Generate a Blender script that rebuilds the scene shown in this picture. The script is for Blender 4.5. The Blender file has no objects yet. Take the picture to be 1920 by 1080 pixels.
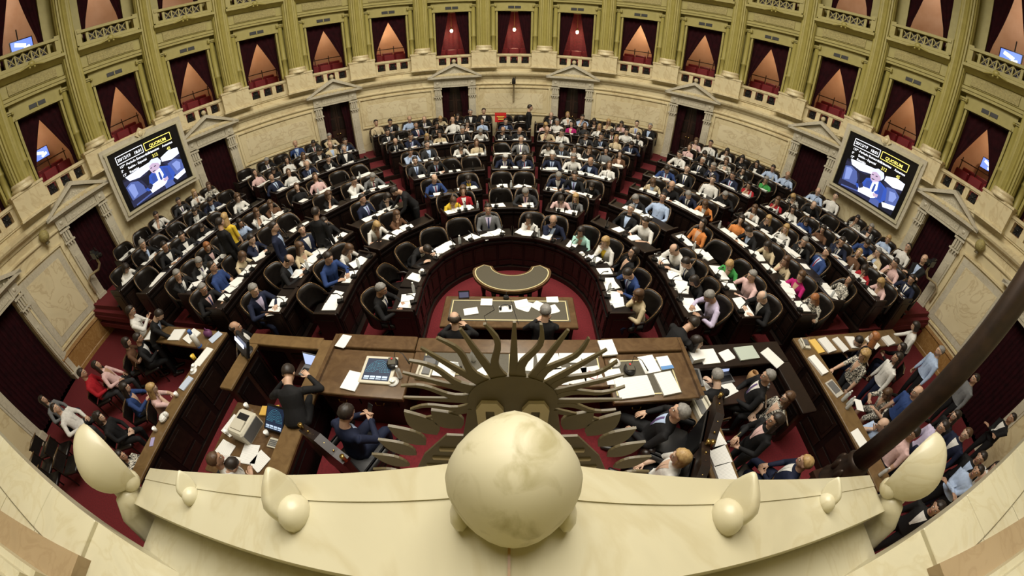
import bpy, bmesh, math, random
from math import sin, cos, pi, radians as rad, degrees as deg, hypot
from mathutils import Vector, Matrix
from mathutils.bvhtree import BVHTree
random.seed(7)
S = bpy.context.scene
COL = S.collection
# ------------------------------------------------------------------ camera, world, lights, exposure
cd = bpy.data.cameras.new('camera'); cam = bpy.data.objects.new('camera', cd); COL.objects.link(cam)
cd.type = 'PANO'; cd.sensor_width = 36.0; cd.sensor_height = 20.25; cd.sensor_fit = 'HORIZONTAL'; cd.clip_start = .02; cd.clip_end = 200
tgt = cd if hasattr(cd, 'panorama_type') else cd.cycles
tgt.panorama_type = 'FISHEYE_LENS_POLYNOMIAL'
tgt.fisheye_fov = rad(200)
tgt.fisheye_polynomial_k0 = 0.0
tgt.fisheye_polynomial_k1 = -0.08124577
tgt.fisheye_polynomial_k2 = -8.778658e-06
tgt.fisheye_polynomial_k3 = 2.897183e-05
tgt.fisheye_polynomial_k4 = -4.795055e-07
CZ = 4.95
cam.matrix_world = (Matrix.Translation((0, 0, CZ)) @ Matrix.Rotation(rad(-.0625), 4, 'Z') @
                    Matrix.Rotation(rad(90 - 38.92274), 4, 'X') @ Matrix.Rotation(rad(.611), 4, 'Z'))
S.camera = cam
W = bpy.data.worlds.new('world'); S.world = W; W.use_nodes = True
W.node_tree.nodes['Background'].inputs[0].default_value = (1.0, .93, .80, 1); W.node_tree.nodes['Background'].inputs[1].default_value = .02
S.view_settings.view_transform = 'Standard'; S.view_settings.look = 'None'; S.view_settings.gamma = 1
S.view_settings.exposure = 0.45; S.view_settings.use_curve_mapping = False
S.cycles.max_bounces = 6; S.cycles.diffuse_bounces = 3; S.cycles.glossy_bounces = 3; S.cycles.transmission_bounces = 4; S.cycles.transparent_max_bounces = 6
S.cycles.use_adaptive_sampling = True; S.cycles.adaptive_threshold = .02
S.cycles.use_denoising = True

def area(name, loc, size, power, col=(1, .95, .86), rot=(0, 0, 0), spread=180):
    l = bpy.data.lights.new(name, 'AREA'); l.shape = 'DISK'; l.size = size; l.energy = power; l.color = col; l.spread = rad(spread)
    o = bpy.data.objects.new(name, l); o.location = loc; o.rotation_euler = rot; COL.objects.link(o); return o
def point(name, loc, power, col, r=.05):
    l = bpy.data.lights.new(name, 'POINT'); l.energy = power; l.color = col; l.shadow_soft_size = r
    o = bpy.data.objects.new(name, l); o.location = loc; COL.objects.link(o); return o
area('skylight_lamp', (0, 5.2, 11.6), 9.0, 1280, (1, .94, .83))
for a in (-60, 0, 60):     # unseen fill lamps added below the ceiling to light the walls
    area('added_wall_fill', (6 * sin(rad(a)), 3.8 + 6 * cos(rad(a)), 10.6), 1.6, 120, (1, .90, .72))

# ------------------------------------------------------------------ materials
def lin(c):
    return tuple((v / 12.92 if v <= .04045 else ((v + .055) / 1.055) ** 2.4) for v in [x / 255 for x in c])
MATS = {}
def mat(name, col, rough=.5, metal=0, emit=0, noise=None, spec=.5, bump=None, coat=0):
    """noise = (scale, second colour, detail, distortion)"""
    if name in MATS: return MATS[name]
    m = bpy.data.materials.new(name); m.use_nodes = True; MATS[name] = m
    nt = m.node_tree; b = nt.nodes['Principled BSDF']
    b.inputs['Base Color'].default_value = (*col, 1); b.inputs['Roughness'].default_value = rough; b.inputs['Metallic'].default_value = metal
    b.inputs['Specular IOR Level'].default_value = spec
    if coat: b.inputs['Coat Weight'].default_value = coat; b.inputs['Coat Roughness'].default_value = .15
    if emit:
        b.inputs['Emission Color'].default_value = (*col, 1); b.inputs['Emission Strength'].default_value = emit
    if noise or bump:
        tc = nt.nodes.new('ShaderNodeTexCoord')
    if noise:
        n = nt.nodes.new('ShaderNodeTexNoise'); n.inputs['Scale'].default_value = noise[0]; n.inputs['Detail'].default_value = noise[2] if len(noise) > 2 else 6
        n.inputs['Distortion'].default_value = noise[3] if len(noise) > 3 else 0
        r = nt.nodes.new('ShaderNodeValToRGB'); lo, hi = (noise[4] if len(noise) > 4 else (.35, .7))
        r.color_ramp.elements[0].position = lo; r.color_ramp.elements[1].position = hi
        r.color_ramp.elements[0].color = (*col, 1); r.color_ramp.elements[1].color = (*noise[1], 1)
        nt.links.new(tc.outputs['Object'], n.inputs['Vector']); nt.links.new(n.outputs['Fac'], r.inputs[0]); nt.links.new(r.outputs[0], b.inputs['Base Color'])
    if bump:
        n2 = nt.nodes.new('ShaderNodeTexNoise'); n2.inputs['Scale'].default_value = bump[0]
        bp = nt.nodes.new('ShaderNodeBump'); bp.inputs['Strength'].default_value = bump[1]; bp.inputs['Distance'].default_value = .02
        nt.links.new(tc.outputs['Object'], n2.inputs['Vector']); nt.links.new(n2.outputs['Fac'], bp.inputs['Height']); nt.links.new(bp.outputs[0], b.inputs['Normal'])
    return m
def marble(name, base, vein, scale=1.2, rough=.35):
    m = bpy.data.materials.new(name); m.use_nodes = True; MATS[name] = m
    nt = m.node_tree; b = nt.nodes['Principled BSDF']; b.inputs['Roughness'].default_value = rough
    tc = nt.nodes.new('ShaderNodeTexCoord'); n = nt.nodes.new('ShaderNodeTexNoise'); n.inputs['Scale'].default_value = scale; n.inputs['Detail'].default_value = 9; n.inputs['Distortion'].default_value = 1.6
    r = nt.nodes.new('ShaderNodeValToRGB'); e = r.color_ramp.elements
    e[0].position = .30; e[0].color = (*[c * .93 for c in base], 1); e[1].position = .75; e[1].color = (*base, 1)
    vein = tuple(b_ * .62 + v_ * .38 for b_, v_ in zip(base, vein))
    for p, c in ((.45, base), (.495, vein), (.54, base)):
        q = e.new(p); q.color = (*c, 1)
    n2 = nt.nodes.new('ShaderNodeTexNoise'); n2.inputs['Scale'].default_value = scale * .5; n2.inputs['Detail'].default_value = 3
    mx = nt.nodes.new('ShaderNodeMix'); mx.data_type = 'RGBA'; mx.blend_type = 'MULTIPLY'; mx.inputs[0].default_value = .35
    r2 = nt.nodes.new('ShaderNodeValToRGB'); r2.color_ramp.elements[0].position = .35; r2.color_ramp.elements[1].position = .65
    r2.color_ramp.elements[0].color = (.72, .66, .55, 1); r2.color_ramp.elements[1].color = (1, 1, 1, 1)
    L = nt.links.new
    L(tc.outputs['Object'], n.inputs['Vector']); L(tc.outputs['Object'], n2.inputs['Vector']); L(n.outputs['Fac'], r.inputs[0]); L(n2.outputs['Fac'], r2.inputs[0])
    L(r.outputs[0], mx.inputs[6]); L(r2.outputs[0], mx.inputs[7]); L(mx.outputs[2], b.inputs['Base Color'])
    return m
M_WALL = marble('cream_marble', (.70, .61, .385), (.40, .28, .13), 1.0)
M_PANEL = marble('panel_marble', (.73, .645, .43), (.36, .24, .11), 1.6)
M_FRAME = marble('grey_marble', (.56, .52, .41), (.34, .30, .22), 3)
M_WHITE = marble('white_marble', (.56, .525, .375), (.44, .38, .22), 2.2, .3)
M_DULL = marble('dull_brown_marble', (.36, .27, .16), (.26, .18, .10), 3)
M_BROWN = marble('brown_marble', (.30, .16, .05), (.50, .33, .14), 4)
M_OLIVE = mat('olive_paint', (.315, .270, .070), .5, noise=(6, (.36, .31, .088)))
M_OLIVED = mat('olive_relief', (.28, .235, .085), .6, noise=(22, (.40, .34, .13), 4), bump=(26, .9))
M_CURT = mat('crimson_velvet', (.024, .0026, .0046), .9, noise=(7, (.012, .0016, .003)), spec=.15)
M_CURTB = mat('red_damask', (.16, .008, .014), .7, noise=(12, (.10, .005, .009)))
M_SALMON = mat('salmon_plaster', (.62, .44, .32), .8, noise=(2, (.54, .35, .23)))
M_REDSEAT = mat('red_leather', (.17, .010, .016), .35)
M_CARPET = mat('red_carpet', (.150, .0085, .013), .95, noise=(30, (.105, .006, .009)), bump=(180, .3))
M_MAHO = mat('dark_mahogany', (.0042, .0026, .0023), .40, noise=(9, (.0075, .0042, .0034)), spec=.30)
M_MAHO2 = mat('mahogany_edge', (.0085, .0044, .0032), .36, noise=(12, (.015, .0075, .005)), spec=.42)
M_WOOD = mat('presidium_wood', (.080, .044, .019), .24, noise=(5, (.125, .074, .034), 8, 1.5), coat=.35)
M_WOODD = mat('presidium_dark_wood', (.020, .009, .006), .35, noise=(6, (.035, .015, .009)))
M_WOODL = mat('light_wood', (.120, .070, .027), .32, noise=(5, (.175, .108, .044), 8, 1.5), coat=.2)
M_LEATHER = mat('dark_leather', (.0075, .0058, .005), .38, noise=(14, (.012, .009, .0075)), spec=.38)
M_LEATHERG = mat('desk_leather', (.060, .052, .032), .55, noise=(60, (.075, .066, .042)))
M_RIM = mat('studded_rim', (.085, .042, .018), .3, metal=.4, noise=(70, (.30, .20, .08), 2, 0, (.5, .66)))
M_BRASS = mat('brass', (.55, .38, .13), .3, metal=1)
M_GILT = mat('gilt_line', (.62, .55, .30), .5)
M_BLACK = mat('black_plastic', (.010, .010, .011), .4)
M_DARKM = mat('dark_metal', (.02, .019, .018), .4, metal=.6)
M_STEEL = mat('steel', (.45, .45, .43), .35, metal=1)
M_PAPER = mat('white_paper', (.82, .82, .79), .8)
M_PRINT = None
M_CARD = mat('grey_green_folder', (.42, .48, .42), .7)
M_BRONZE = mat('bronze_painted_wood', (.088, .068, .030), .45, noise=(9, (.115, .09, .042)))
M_BRONZEL = mat('bracket_tan', (.52, .44, .28), .6)
M_LAMPP = mat('bronze_pole', (.030, .020, .015), .4, metal=.5, noise=(8, (.05, .03, .02)))
M_BEIGE = mat('beige_plastic', (.56, .53, .43), .5)
M_GREYP = mat('grey_plastic', (.12, .12, .12), .5)
M_CERAM = mat('white_ceramic', (.80, .80, .77), .2)
M_PLAST = mat('clear_plastic', (.75, .78, .78), .12)
M_PLAST.node_tree.nodes['Principled BSDF'].inputs['Transmission Weight'].default_value = .45
M_SCRBLACK = mat('screen_black', (.002, .002, .003), .3)
M_MIC = mat('microphone_black', (.008, .008, .008), .45)
def printed():
    m = bpy.data.materials.new('printed_paper'); m.use_nodes = True; nt = m.node_tree; b = nt.nodes['Principled BSDF']; b.inputs['Roughness'].default_value = .8
    tc = nt.nodes.new('ShaderNodeTexCoord'); w = nt.nodes.new('ShaderNodeTexWave'); w.bands_direction = 'Y'; w.inputs['Scale'].default_value = 18; w.inputs['Distortion'].default_value = .6; w.inputs['Detail'].default_value = 3
    r = nt.nodes.new('ShaderNodeValToRGB'); r.color_ramp.elements[0].position = .1; r.color_ramp.elements[0].color = (.60, .60, .58, 1); r.color_ramp.elements[1].position = .5; r.color_ramp.elements[1].color = (.82, .82, .79, 1)
    nt.links.new(tc.outputs['Object'], w.inputs['Vector']); nt.links.new(w.outputs['Fac'], r.inputs[0]); nt.links.new(r.outputs[0], b.inputs['Base Color']); return m
M_PRINT = printed()
def emis(name, col, s): return mat(name, col, .5, emit=s)

# ------------------------------------------------------------------ mesh builder
class MB:
    def __init__(s): s.v = []; s.f = []; s.m = []
    def add(s, vs, fs, mi=0):
        o = len(s.v); s.v += [tuple(p) for p in vs]; s.f += [tuple(i + o for i in f) for f in fs]; s.m += [mi] * len(fs); return s
    def box(s, c, d, rz=0, mi=0, rx=0, ry=0):
        R = Matrix.Rotation(rz, 3, 'Z') @ Matrix.Rotation(ry, 3, 'Y') @ Matrix.Rotation(rx, 3, 'X')
        vs = [Vector(c) + R @ Vector((x * d[0] / 2, y * d[1] / 2, z * d[2] / 2)) for x in (-1, 1) for y in (-1, 1) for z in (-1, 1)]
        return s.add(vs, [(0, 1, 3, 2), (4, 6, 7, 5), (0, 4, 5, 1), (2, 3, 7, 6), (0, 2, 6, 4), (1, 5, 7, 3)], mi)
    def rbox(s, c, d, b=.02, rz=0, mi=0):
        """box with chamfered top edges and vertical corners"""
        R = Matrix.Rotation(rz, 3, 'Z'); hx, hy, hz = d[0] / 2, d[1] / 2, d[2] / 2; b = min(b, hx * .9, hy * .9, hz * .9)
        def ring(ix, z): 
            x, y = hx - ix, hy - ix
            return [(x - b, -y, z), (x, -y + b, z), (x, y - b, z), (x - b, y, z), (-x + b, y, z), (-x, y - b, z), (-x, -y + b, z), (-x + b, -y, z)]
        vs = ring(0, -hz) + ring(0, hz - b) + ring(b * .8, hz)
        vs = [Vector(c) + R @ Vector(p) for p in vs]; fs = [tuple(range(7, -1, -1)), tuple(range(16, 24))]
        for k in (0, 8):
            for i in range(8): fs.append((k + i, k + (i + 1) % 8, k + 8 + (i + 1) % 8, k + 8 + i))
        return s.add(vs, fs, mi)
    def prism(s, poly, z0, z1, mi=0):
        n = len(poly); vs = [(x, y, z0) for x, y in poly] + [(x, y, z1) for x, y in poly]
        return s.add(vs, [tuple(range(n - 1, -1, -1)), tuple(range(n, 2 * n))] + [(i, (i + 1) % n, n + (i + 1) % n, n + i) for i in range(n)], mi)
    def plate(s, poly, y0, y1, mi=0):
        """polygon in x,z extruded along y"""
        n = len(poly); vs = [(x, y0, z) for x, z in poly] + [(x, y1, z) for x, z in poly]
        return s.add(vs, [tuple(range(n)), tuple(range(2 * n - 1, n - 1, -1))] + [(i, n + i, n + (i + 1) % n, (i + 1) % n) for i in range(n)], mi)
    def lathe(s, prof, n=12, c=(0, 0, 0), mi=0, caps=True):
        vs = []; fs = []
        for r, z in prof:
            for i in range(n): a = 2 * pi * i / n; vs.append((c[0] + r * cos(a), c[1] + r * sin(a), c[2] + z))
        for k in range(len(prof) - 1):
            for i in range(n): j = (i + 1) % n; fs.append((k * n + i, k * n + j, k * n + n + j, k * n + n + i))
        if caps: fs.append(tuple(range(n - 1, -1, -1))); t = (len(prof) - 1) * n; fs.append(tuple(range(t, t + n)))
        return s.add(vs, fs, mi)
    def tube(s, path, rad_, n=8, mi=0, ref=Vector((1, 0, 0)), cap=.6):
        """swept tube; rad_ items are r or (rx, ry); rounded ends"""
        P = [Vector(p) for p in path]; R = [(r, r) if not isinstance(r, tuple) else r for r in rad_]
        if cap:
            d0 = (P[0] - P[1]).normalized(); d1 = (P[-1] - P[-2]).normalized()
            P = [P[0] + d0 * R[0][1] * cap] + P + [P[-1] + d1 * R[-1][1] * cap]; R = [(R[0][0] * .45, R[0][1] * .45)] + R + [(R[-1][0] * .45, R[-1][1] * .45)]
        vs = []; fs = []; K = len(P)
        for k in range(K):
            t = (P[min(k + 1, K - 1)] - P[max(k - 1, 0)]).normalized()
            x = ref - t * ref.dot(t)
            if x.length < .05: x = Vector((0, 1, 0)) - t * t.y
            x.normalize(); y = t.cross(x)
            for i in range(n): a = 2 * pi * i / n; vs.append(P[k] + x * cos(a) * R[k][0] + y * sin(a) * R[k][1])
        for k in range(K - 1):
            for i in range(n): j = (i + 1) % n; fs.append((k * n + i, k * n + j, k * n + n + j, k * n + n + i))
        fs.append(tuple(range(n - 1, -1, -1))); fs.append(tuple(range((K - 1) * n, K * n)))
        return s.add(vs, fs, mi)
    def ball(s, c, r, nu=10, nv=7, mi=0, R=None):
        r = r if isinstance(r, tuple) else (r, r, r); vs = []; fs = []
        vs.append(Vector((0, 0, -r[2])))
        for k in range(1, nv):
            b = -pi / 2 + pi * k / nv
            for i in range(nu): a = 2 * pi * i / nu; vs.append(Vector((r[0] * cos(b) * cos(a), r[1] * cos(b) * sin(a), r[2] * sin(b))))
        vs.append(Vector((0, 0, r[2]))); T = len(vs) - 1
        for i in range(nu): j = (i + 1) % nu; fs.append((0, 1 + j, 1 + i)); fs.append((T, T - nu + i, T - nu + j))
        for k in range(nv - 2):
            for i in range(nu): j = (i + 1) % nu; o = 1 + k * nu; fs.append((o + i, o + j, o + nu + j, o + nu + i))
        vs = [Vector(c) + (R @ p if R else p) for p in vs]
        return s.add(vs, fs, mi)
    def sweep(s, prof, a0, a1, step=1.5, mi=0, cy=None):
        """closed profile [(r,z)] swept about the hall centre from azimuth a0 to a1 (degrees)"""
        cy = CY if cy is None else cy
        n = max(1, int(math.ceil((a1 - a0) / step))); m = len(prof); vs = []; fs = []
        for k in range(n + 1):
            a = rad(a0 + (a1 - a0) * k / n)
            for r, z in prof: vs.append((r * sin(a), cy + r * cos(a), z))
        for k in range(n):
            for i in range(m): j = (i + 1) % m; fs.append((k * m + i, k * m + j, k * m + m + j, k * m + m + i))
        fs.append(tuple(range(m))); fs.append(tuple(range(n * m + m - 1, n * m - 1, -1)))
        return s.add(vs, fs, mi)
    def ring(s, r0, r1, z0, z1, a0, a1, step=1.5, mi=0): return s.sweep([(r0, z0), (r0, z1), (r1, z1), (r1, z0)], a0, a1, step, mi)
    def mesh(s, name, mats, smooth=False):
        me = bpy.data.meshes.new(name); me.from_pydata([tuple(v) for v in s.v], [], s.f)
        for m in (mats if isinstance(mats, (list, tuple)) else [mats]): me.materials.append(m)
        if len(me.materials) > 1: me.polygons.foreach_set('material_index', s.m)
        if smooth is True: me.polygons.foreach_set('use_smooth', [True] * len(me.polygons))
        me.update()
        return me
    def build(s, name, mats, parent=None, smooth=False, loc=None, rz=0):
        return link(name, s.mesh(name, mats, smooth), parent, loc, rz)
def link(name, me, parent=None, loc=None, rz=0):
    o = bpy.data.objects.new(name, me); COL.objects.link(o)
    if parent: o.parent = parent
    if loc is not None: o.location = loc
    if rz: o.rotation_euler = (0, 0, rz)
    return o
def tag(o, label, cat, group=None, kind=None):
    o['label'] = label; o['category'] = cat
    if group: o['group'] = group
    if kind: o['kind'] = kind
    return o
def empty(name, loc, rz=0, label=None, cat=None, group=None, kind=None):
    o = bpy.data.objects.new(name, None); COL.objects.link(o); o.location = loc; o.rotation_euler = (0, 0, rz); o.empty_display_size = .1
    if label: tag(o, label, cat, group, kind)
    return o
KIDS = {}
def dup(root, loc, rz=0, label=None, group=None, sx=None):
    r = root.copy(); COL.objects.link(r); r.location = loc; r.rotation_euler = (0, 0, rz)
    if label: r['label'] = label
    if group: r['group'] = group
    if sx: r.scale = (sx, 1, 1)
    key = root.name
    if key not in KIDS: KIDS[key] = [(c, list(c.children)) for c in root.children]
    for c, gs in KIDS[key]:
        d = c.copy(); COL.objects.link(d); d.parent = r
        for g in gs: e = g.copy(); COL.objects.link(e); e.parent = d
    return r
ORD = ['zeroth', 'first', 'second', 'third', 'fourth', 'fifth', 'sixth', 'seventh', 'eighth', 'ninth', 'tenth', 'eleventh', 'twelfth', 'thirteenth', 'fourteenth', 'fifteenth', 'sixteenth', 'seventeenth', 'eighteenth', 'nineteenth', 'twentieth', 'twenty-first', 'twenty-second', 'twenty-third', 'twenty-fourth']

# ------------------------------------------------------------------ the hall: centre (0, CY), radius RW
CY, RW = 3.837, 11.70
AEND = 115
def bayname(n):
    return 'centre bay' if n == 0 else '%s bay %s of centre' % (ORD[abs(n)], 'left' if n < 0 else 'right')
def wp(r, a, z=0): return Vector((r * sin(rad(a)), CY + r * cos(rad(a)), z))
def st(mb, name, m, label, cat, **k): 
    return tag(mb.build(name, m, **k), label, cat, kind='structure')

fl = MB(); fl.prism([(-13, -1.2), (13, -1.2), (13, 17), (-13, 17)], -.25, 0)
st(fl, 'floor', M_CARPET, 'deep red carpet covering the floor of the chamber', 'floor')
cl = MB(); cl.sweep([(0.01, 12.4), (0.01, 12.7), (13.5, 12.7), (13.5, 12.4)], -180, 180, 10)
st(cl, 'ceiling', mat('ceiling_plaster', (.45, .40, .26), .8), 'plaster ceiling high above the chamber', 'ceiling')

DOORS = [-9, -7, -5, -3, -1, 1, 3, 5, 7, 9]
def door_span(n):
    if abs(n) == 9: return (98.6, 107.5, 0.0, 2.74) if n > 0 else (-107.5, -98.6, 0.0, 2.74)
    return (12 * n - 2.72, 12 * n + 2.72, .95 if abs(n) < 7 else .90, 3.245)
# lower wall between the doors
w = MB(); last = -AEND
for n in DOORS:
    a0, a1, z0, z1 = door_span(n); w.ring(RW, 12.3, 0, 3.3, last, a0); w.ring(RW, 12.3, z1, 3.3, a0, a1); w.ring(RW + .02, 12.3, 0, z0, a0, a1); last = a1
w.ring(RW, 12.3, 0, 3.3, last, AEND)
w.sweep([(RW - .015, 3.3), (RW - .015, 4.05), (12.3, 4.05), (12.3, 3.3)], -AEND, AEND)
st(w, 'wall_curved', M_WALL, 'curved wall of cream veined marble around the seats', 'wall')
c = MB()
c.sweep([(11.9, 3.56), (RW - .05, 3.56), (RW - .07, 3.63), (RW - .20, 3.70), (RW - .23, 3.76), (RW - .23, 3.82), (RW - .05, 3.87), (11.9, 3.87)], -AEND, AEND)
st(c, 'trim_1', M_WALL, 'marble cornice ledge running along the curved wall above the doors', 'cornice')
c = MB(); c.sweep([(11.9, 3.28), (RW - .03, 3.28), (RW - .06, 3.31), (RW - .06, 3.35), (RW - .02, 3.38), (11.9, 3.38)], -AEND, AEND)
st(c, 'trim_2', M_WALL, 'thin marble moulding under the cornice of the curved wall', 'moulding')
c = MB(); c.ring(RW - .05, 12, 4.0, 4.07, -AEND, AEND)
st(c, 'trim_3', M_WALL, 'marble band at the foot of the gallery balustrades', 'moulding')
for s_ in (-1, 1):
    b = MB(); a0, a1 = (87.9, 98.4) if s_ > 0 else (-98.4, -87.9)
    b.sweep([(RW + .05, 0), (RW - .07, 0), (RW - .07, .10), (RW - .05, .12), (RW - .05, .60), (RW - .08, .64), (RW - .06, .70), (RW + .05, .72)], a0, a1)
    st(b, 'baseboard_%s' % ('left' if s_ < 0 else 'right'), M_BROWN, 'brown marble dado below the end panel beside the %s bench' % ('thermos' if s_ < 0 else 'telephone'), 'dado')
# inset wall panels
def panel(idx, ac, ha, z0, z1, lab):
    o = empty('wall_panel', wp(RW, ac, z0), 0, lab, 'panel', 'marble wall panels', 'structure')
    def put(mb, name, m): 
        x = mb.build(name, m); x.parent = o; x.matrix_parent_inverse = Matrix.Translation(-o.location); return x
    t = .28; ta = deg(t / RW)
    f = MB(); f.ring(RW - .022, RW + .01, z0 + .1, z1 - .1, ac - ha + deg(.1 / RW), ac + ha - deg(.1 / RW)); put(f, 'border', M_FRAME if abs(ac) > 80 else M_WALL)
    f = MB(); f.ring(RW - .032, RW + .01, z0 + t, z1 - t, ac - ha + ta, ac + ha - ta); put(f, 'field', M_PANEL)
    b = .05; ba = deg(b / RW)
    for nm, (za, zb, aa, ab) in {'top': (z1 - b, z1, ac - ha, ac + ha), 'bot': (z0, z0 + b, ac - ha, ac + ha), 'l': (z0 + b, z1 - b, ac - ha, ac - ha + ba), 'r': (z0 + b, z1 - b, ac + ha - ba, ac + ha)}.items():
        f = MB(); f.ring(RW - .06, RW + .01, za, zb, aa, ab); put(f, 'moulding', M_WALL)
    return o
k = 0
for n in (-4, -2, 0, 2, 4):
    panel(k, 12 * n, 7.4, 1.98, 3.2, 'wide veined marble wall panel in the %s' % bayname(n)); k += 1
for s_ in (-1, 1): panel(k, s_ * 93.2, 4.4, .82, 3.0, 'tall marble wall panel beside the %s bench' % ('thermos' if s_ < 0 else 'telephone'))

# doors
def local(o, mb, name, m, parent=None, smooth=False):
    return mb.build(name, m, parent or o, smooth)
for di, n in enumerate(DOORS):
    a0, a1, z0, z1 = door_span(n); ac = (a0 + a1) / 2; hw = RW * rad(a1 - a0) / 2
    D = empty('door_%d' % (di + 1), wp(RW, ac, z0), -rad(ac), 'doorway under a marble pediment, %s' % bayname(n) if abs(n) < 9 else 'wide curtained doorway at the end of the wall, %s side' % ('left' if n < 0 else 'right'), 'doorway', None, 'structure')
    h = z1 - z0     # local: x along the wall, y outward, z up
    for s_ in (-1, 1):
        p = MB(); px = s_ * (hw + .15)
        p.box((px, -.03, h / 2), (.28, .12, h)); p.box((px, -.055, h * .35), (.16, .12, h * .62)); p.box((px, -.07, .1), (.32, .16, .2))
        local(D, p, 'pilaster', M_FRAME)
        q = MB(); q.box((px, -.06, h - .03), (.34, .2, .06)); q.box((px, -.06, h - .36), (.34, .2, .05))
        for t in (-.08, 0, .08): q.box((px + t, -.10, h - .19), (.05, .09, .24))
        for t in (-.09, 0, .09): q.box((px + t, -.13, h - .42), (.04, .06, .06))
        local(D, q, 'pilaster_capital', M_FRAME)
        q = MB(); q.box((px, -.05, h + .19), (.30, .16, .30)); q.box((px, -.12, h + .19), (.2, .04, .2)); q.ball((px, -.14, h + .19), (.06, .03, .06), 8, 5)
        local(D, q, 'rosette_block', M_FRAME)
    e = MB(); e.box((0, -.04, h + .19), (2 * hw, .12, .30)); e.box((0, -.06, h + .05), (2 * hw + .1, .16, .06)); e.box((0, -.08, h + .37), (2 * hw + .7, .24, .07))
    local(D, e, 'lintel', M_FRAME)
    e = MB(); e.box((0, -.11, h + .19), (2 * hw * .92, .03, .20)); local(D, e, 'lintel_frieze', mat('frieze_relief', (.42, .38, .28), .6, noise=(25, (.62, .57, .44), 3), bump=(30, 1.0)))
    W2 = hw + .48; zb = h + .40; ap = .48
    pd = MB(); pd.plate([(-W2, zb), (W2, zb), (0, zb + ap)], -.16, .05); local(D, pd, 'pediment_field', M_FRAME)
    for s_ in (-1, 1):
        r_ = MB(); r_.plate([(s_ * (W2 + .06), zb), (s_ * (W2 + .06), zb + .09), (0, zb + ap + .14), (0, zb + ap + .02)][::s_], -.30, .05); local(D, r_, 'raking_cornice', M_FRAME)
    r_ = MB(); r_.box((0, -.13, zb + .04), (2 * W2 + .12, .34, .08)); local(D, r_, 'pediment_base', M_FRAME)
    r_ = MB()
    for t in range(-7, 8): r_.box((t * W2 / 8, -.20, zb + .09 + .0), (.045, .07, .05))
    o = local(D, r_, 'dentils', M_FRAME); o['kind'] = 'stuff'
    r_ = MB(); r_.plate([(-W2 * .6, zb + .1), (W2 * .6, zb + .1), (0, zb + ap * .72)], -.19, -.15); local(D, r_, 'pediment_relief', MATS['frieze_relief'])
    back = MB(); back.box((0, .55, h / 2), (2 * hw + .8, .06, h + .2)); local(D, back, 'back_wall', M_WOODD)
    dfl = MB(); dfl.box((0, .3, -.02), (2 * hw, .6, .04)); local(D, dfl, 'threshold', M_CARPET)
    def folds(x0, x1, zt, zb_, y, amp=.05, per=.13, nz=6, mi=0, pull=0):
        m = MB(); nx = max(6, int(abs(x1 - x0) / .032)); vs = []; fs = []
        for j in range(nz + 1):
            t = j / nz; z = zt + (zb_ - zt) * t
            for i in range(nx + 1):
                u = i / nx; x = x0 + (x1 - x0) * u * (1 - pull * sin(pi * min(t * 1.1, 1)) * .5); vs.append((x, y + amp * sin(2 * pi * (x - x0) / per + .6 * t) * (.6 + .4 * t), z))
        for j in range(nz):
            for i in range(nx): a = j * (nx + 1) + i; fs.append((a, a + 1, a + nx + 2, a + nx + 1))
        o = len(vs); vs2 = [(a, b + .015, c_) for a, b, c_ in vs]; m.add(vs + vs2, fs + [tuple(o + i for i in f[::-1]) for f in fs]); return m
    if abs(n) in (1, 3):
        for s_ in (-1, 1):
            lf = MB(); lf.box((s_ * hw * .5, .42, h / 2), (hw * .98, .07, h)); dl = local(D, lf, 'door_leaf', M_WOODD)
            for zz in (.28, .62, .86):
                q = MB(); q.box((s_ * hw * .5, .37, h * zz), (hw * .66, .04, h * .2)); local(D, q, 'leaf_panel', M_MAHO2, dl)
            q = MB(); q.ball((s_ * .06, .36, 1.0), .035, 8, 5); local(D, q, 'handle', M_BRASS, dl, True)
        for s_ in (-1, 1):
            cu = folds(s_ * hw * 1.0, s_ * hw * .34, h, .01, .18, pull=.5).build('door_curtain', M_CURT, None, True)
            cu.location = D.location; cu.rotation_euler = D.rotation_euler
            tag(cu, 'dark red drape gathered on the %s of the doorway, %s' % ('left' if s_ < 0 else 'right', bayname(n)), 'curtain', 'doorway curtains')
    else:
        cu = folds(-hw, hw, h, .01, .2).build('door_curtain', M_CURT, None, True); cu.location = D.location; cu.rotation_euler = D.rotation_euler
        tag(cu, 'dark red curtain closing the doorway, %s' % (bayname(n) if abs(n) < 9 else ('far %s end' % ('left' if n < 0 else 'right'))), 'curtain', 'doorway curtains')

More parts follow.
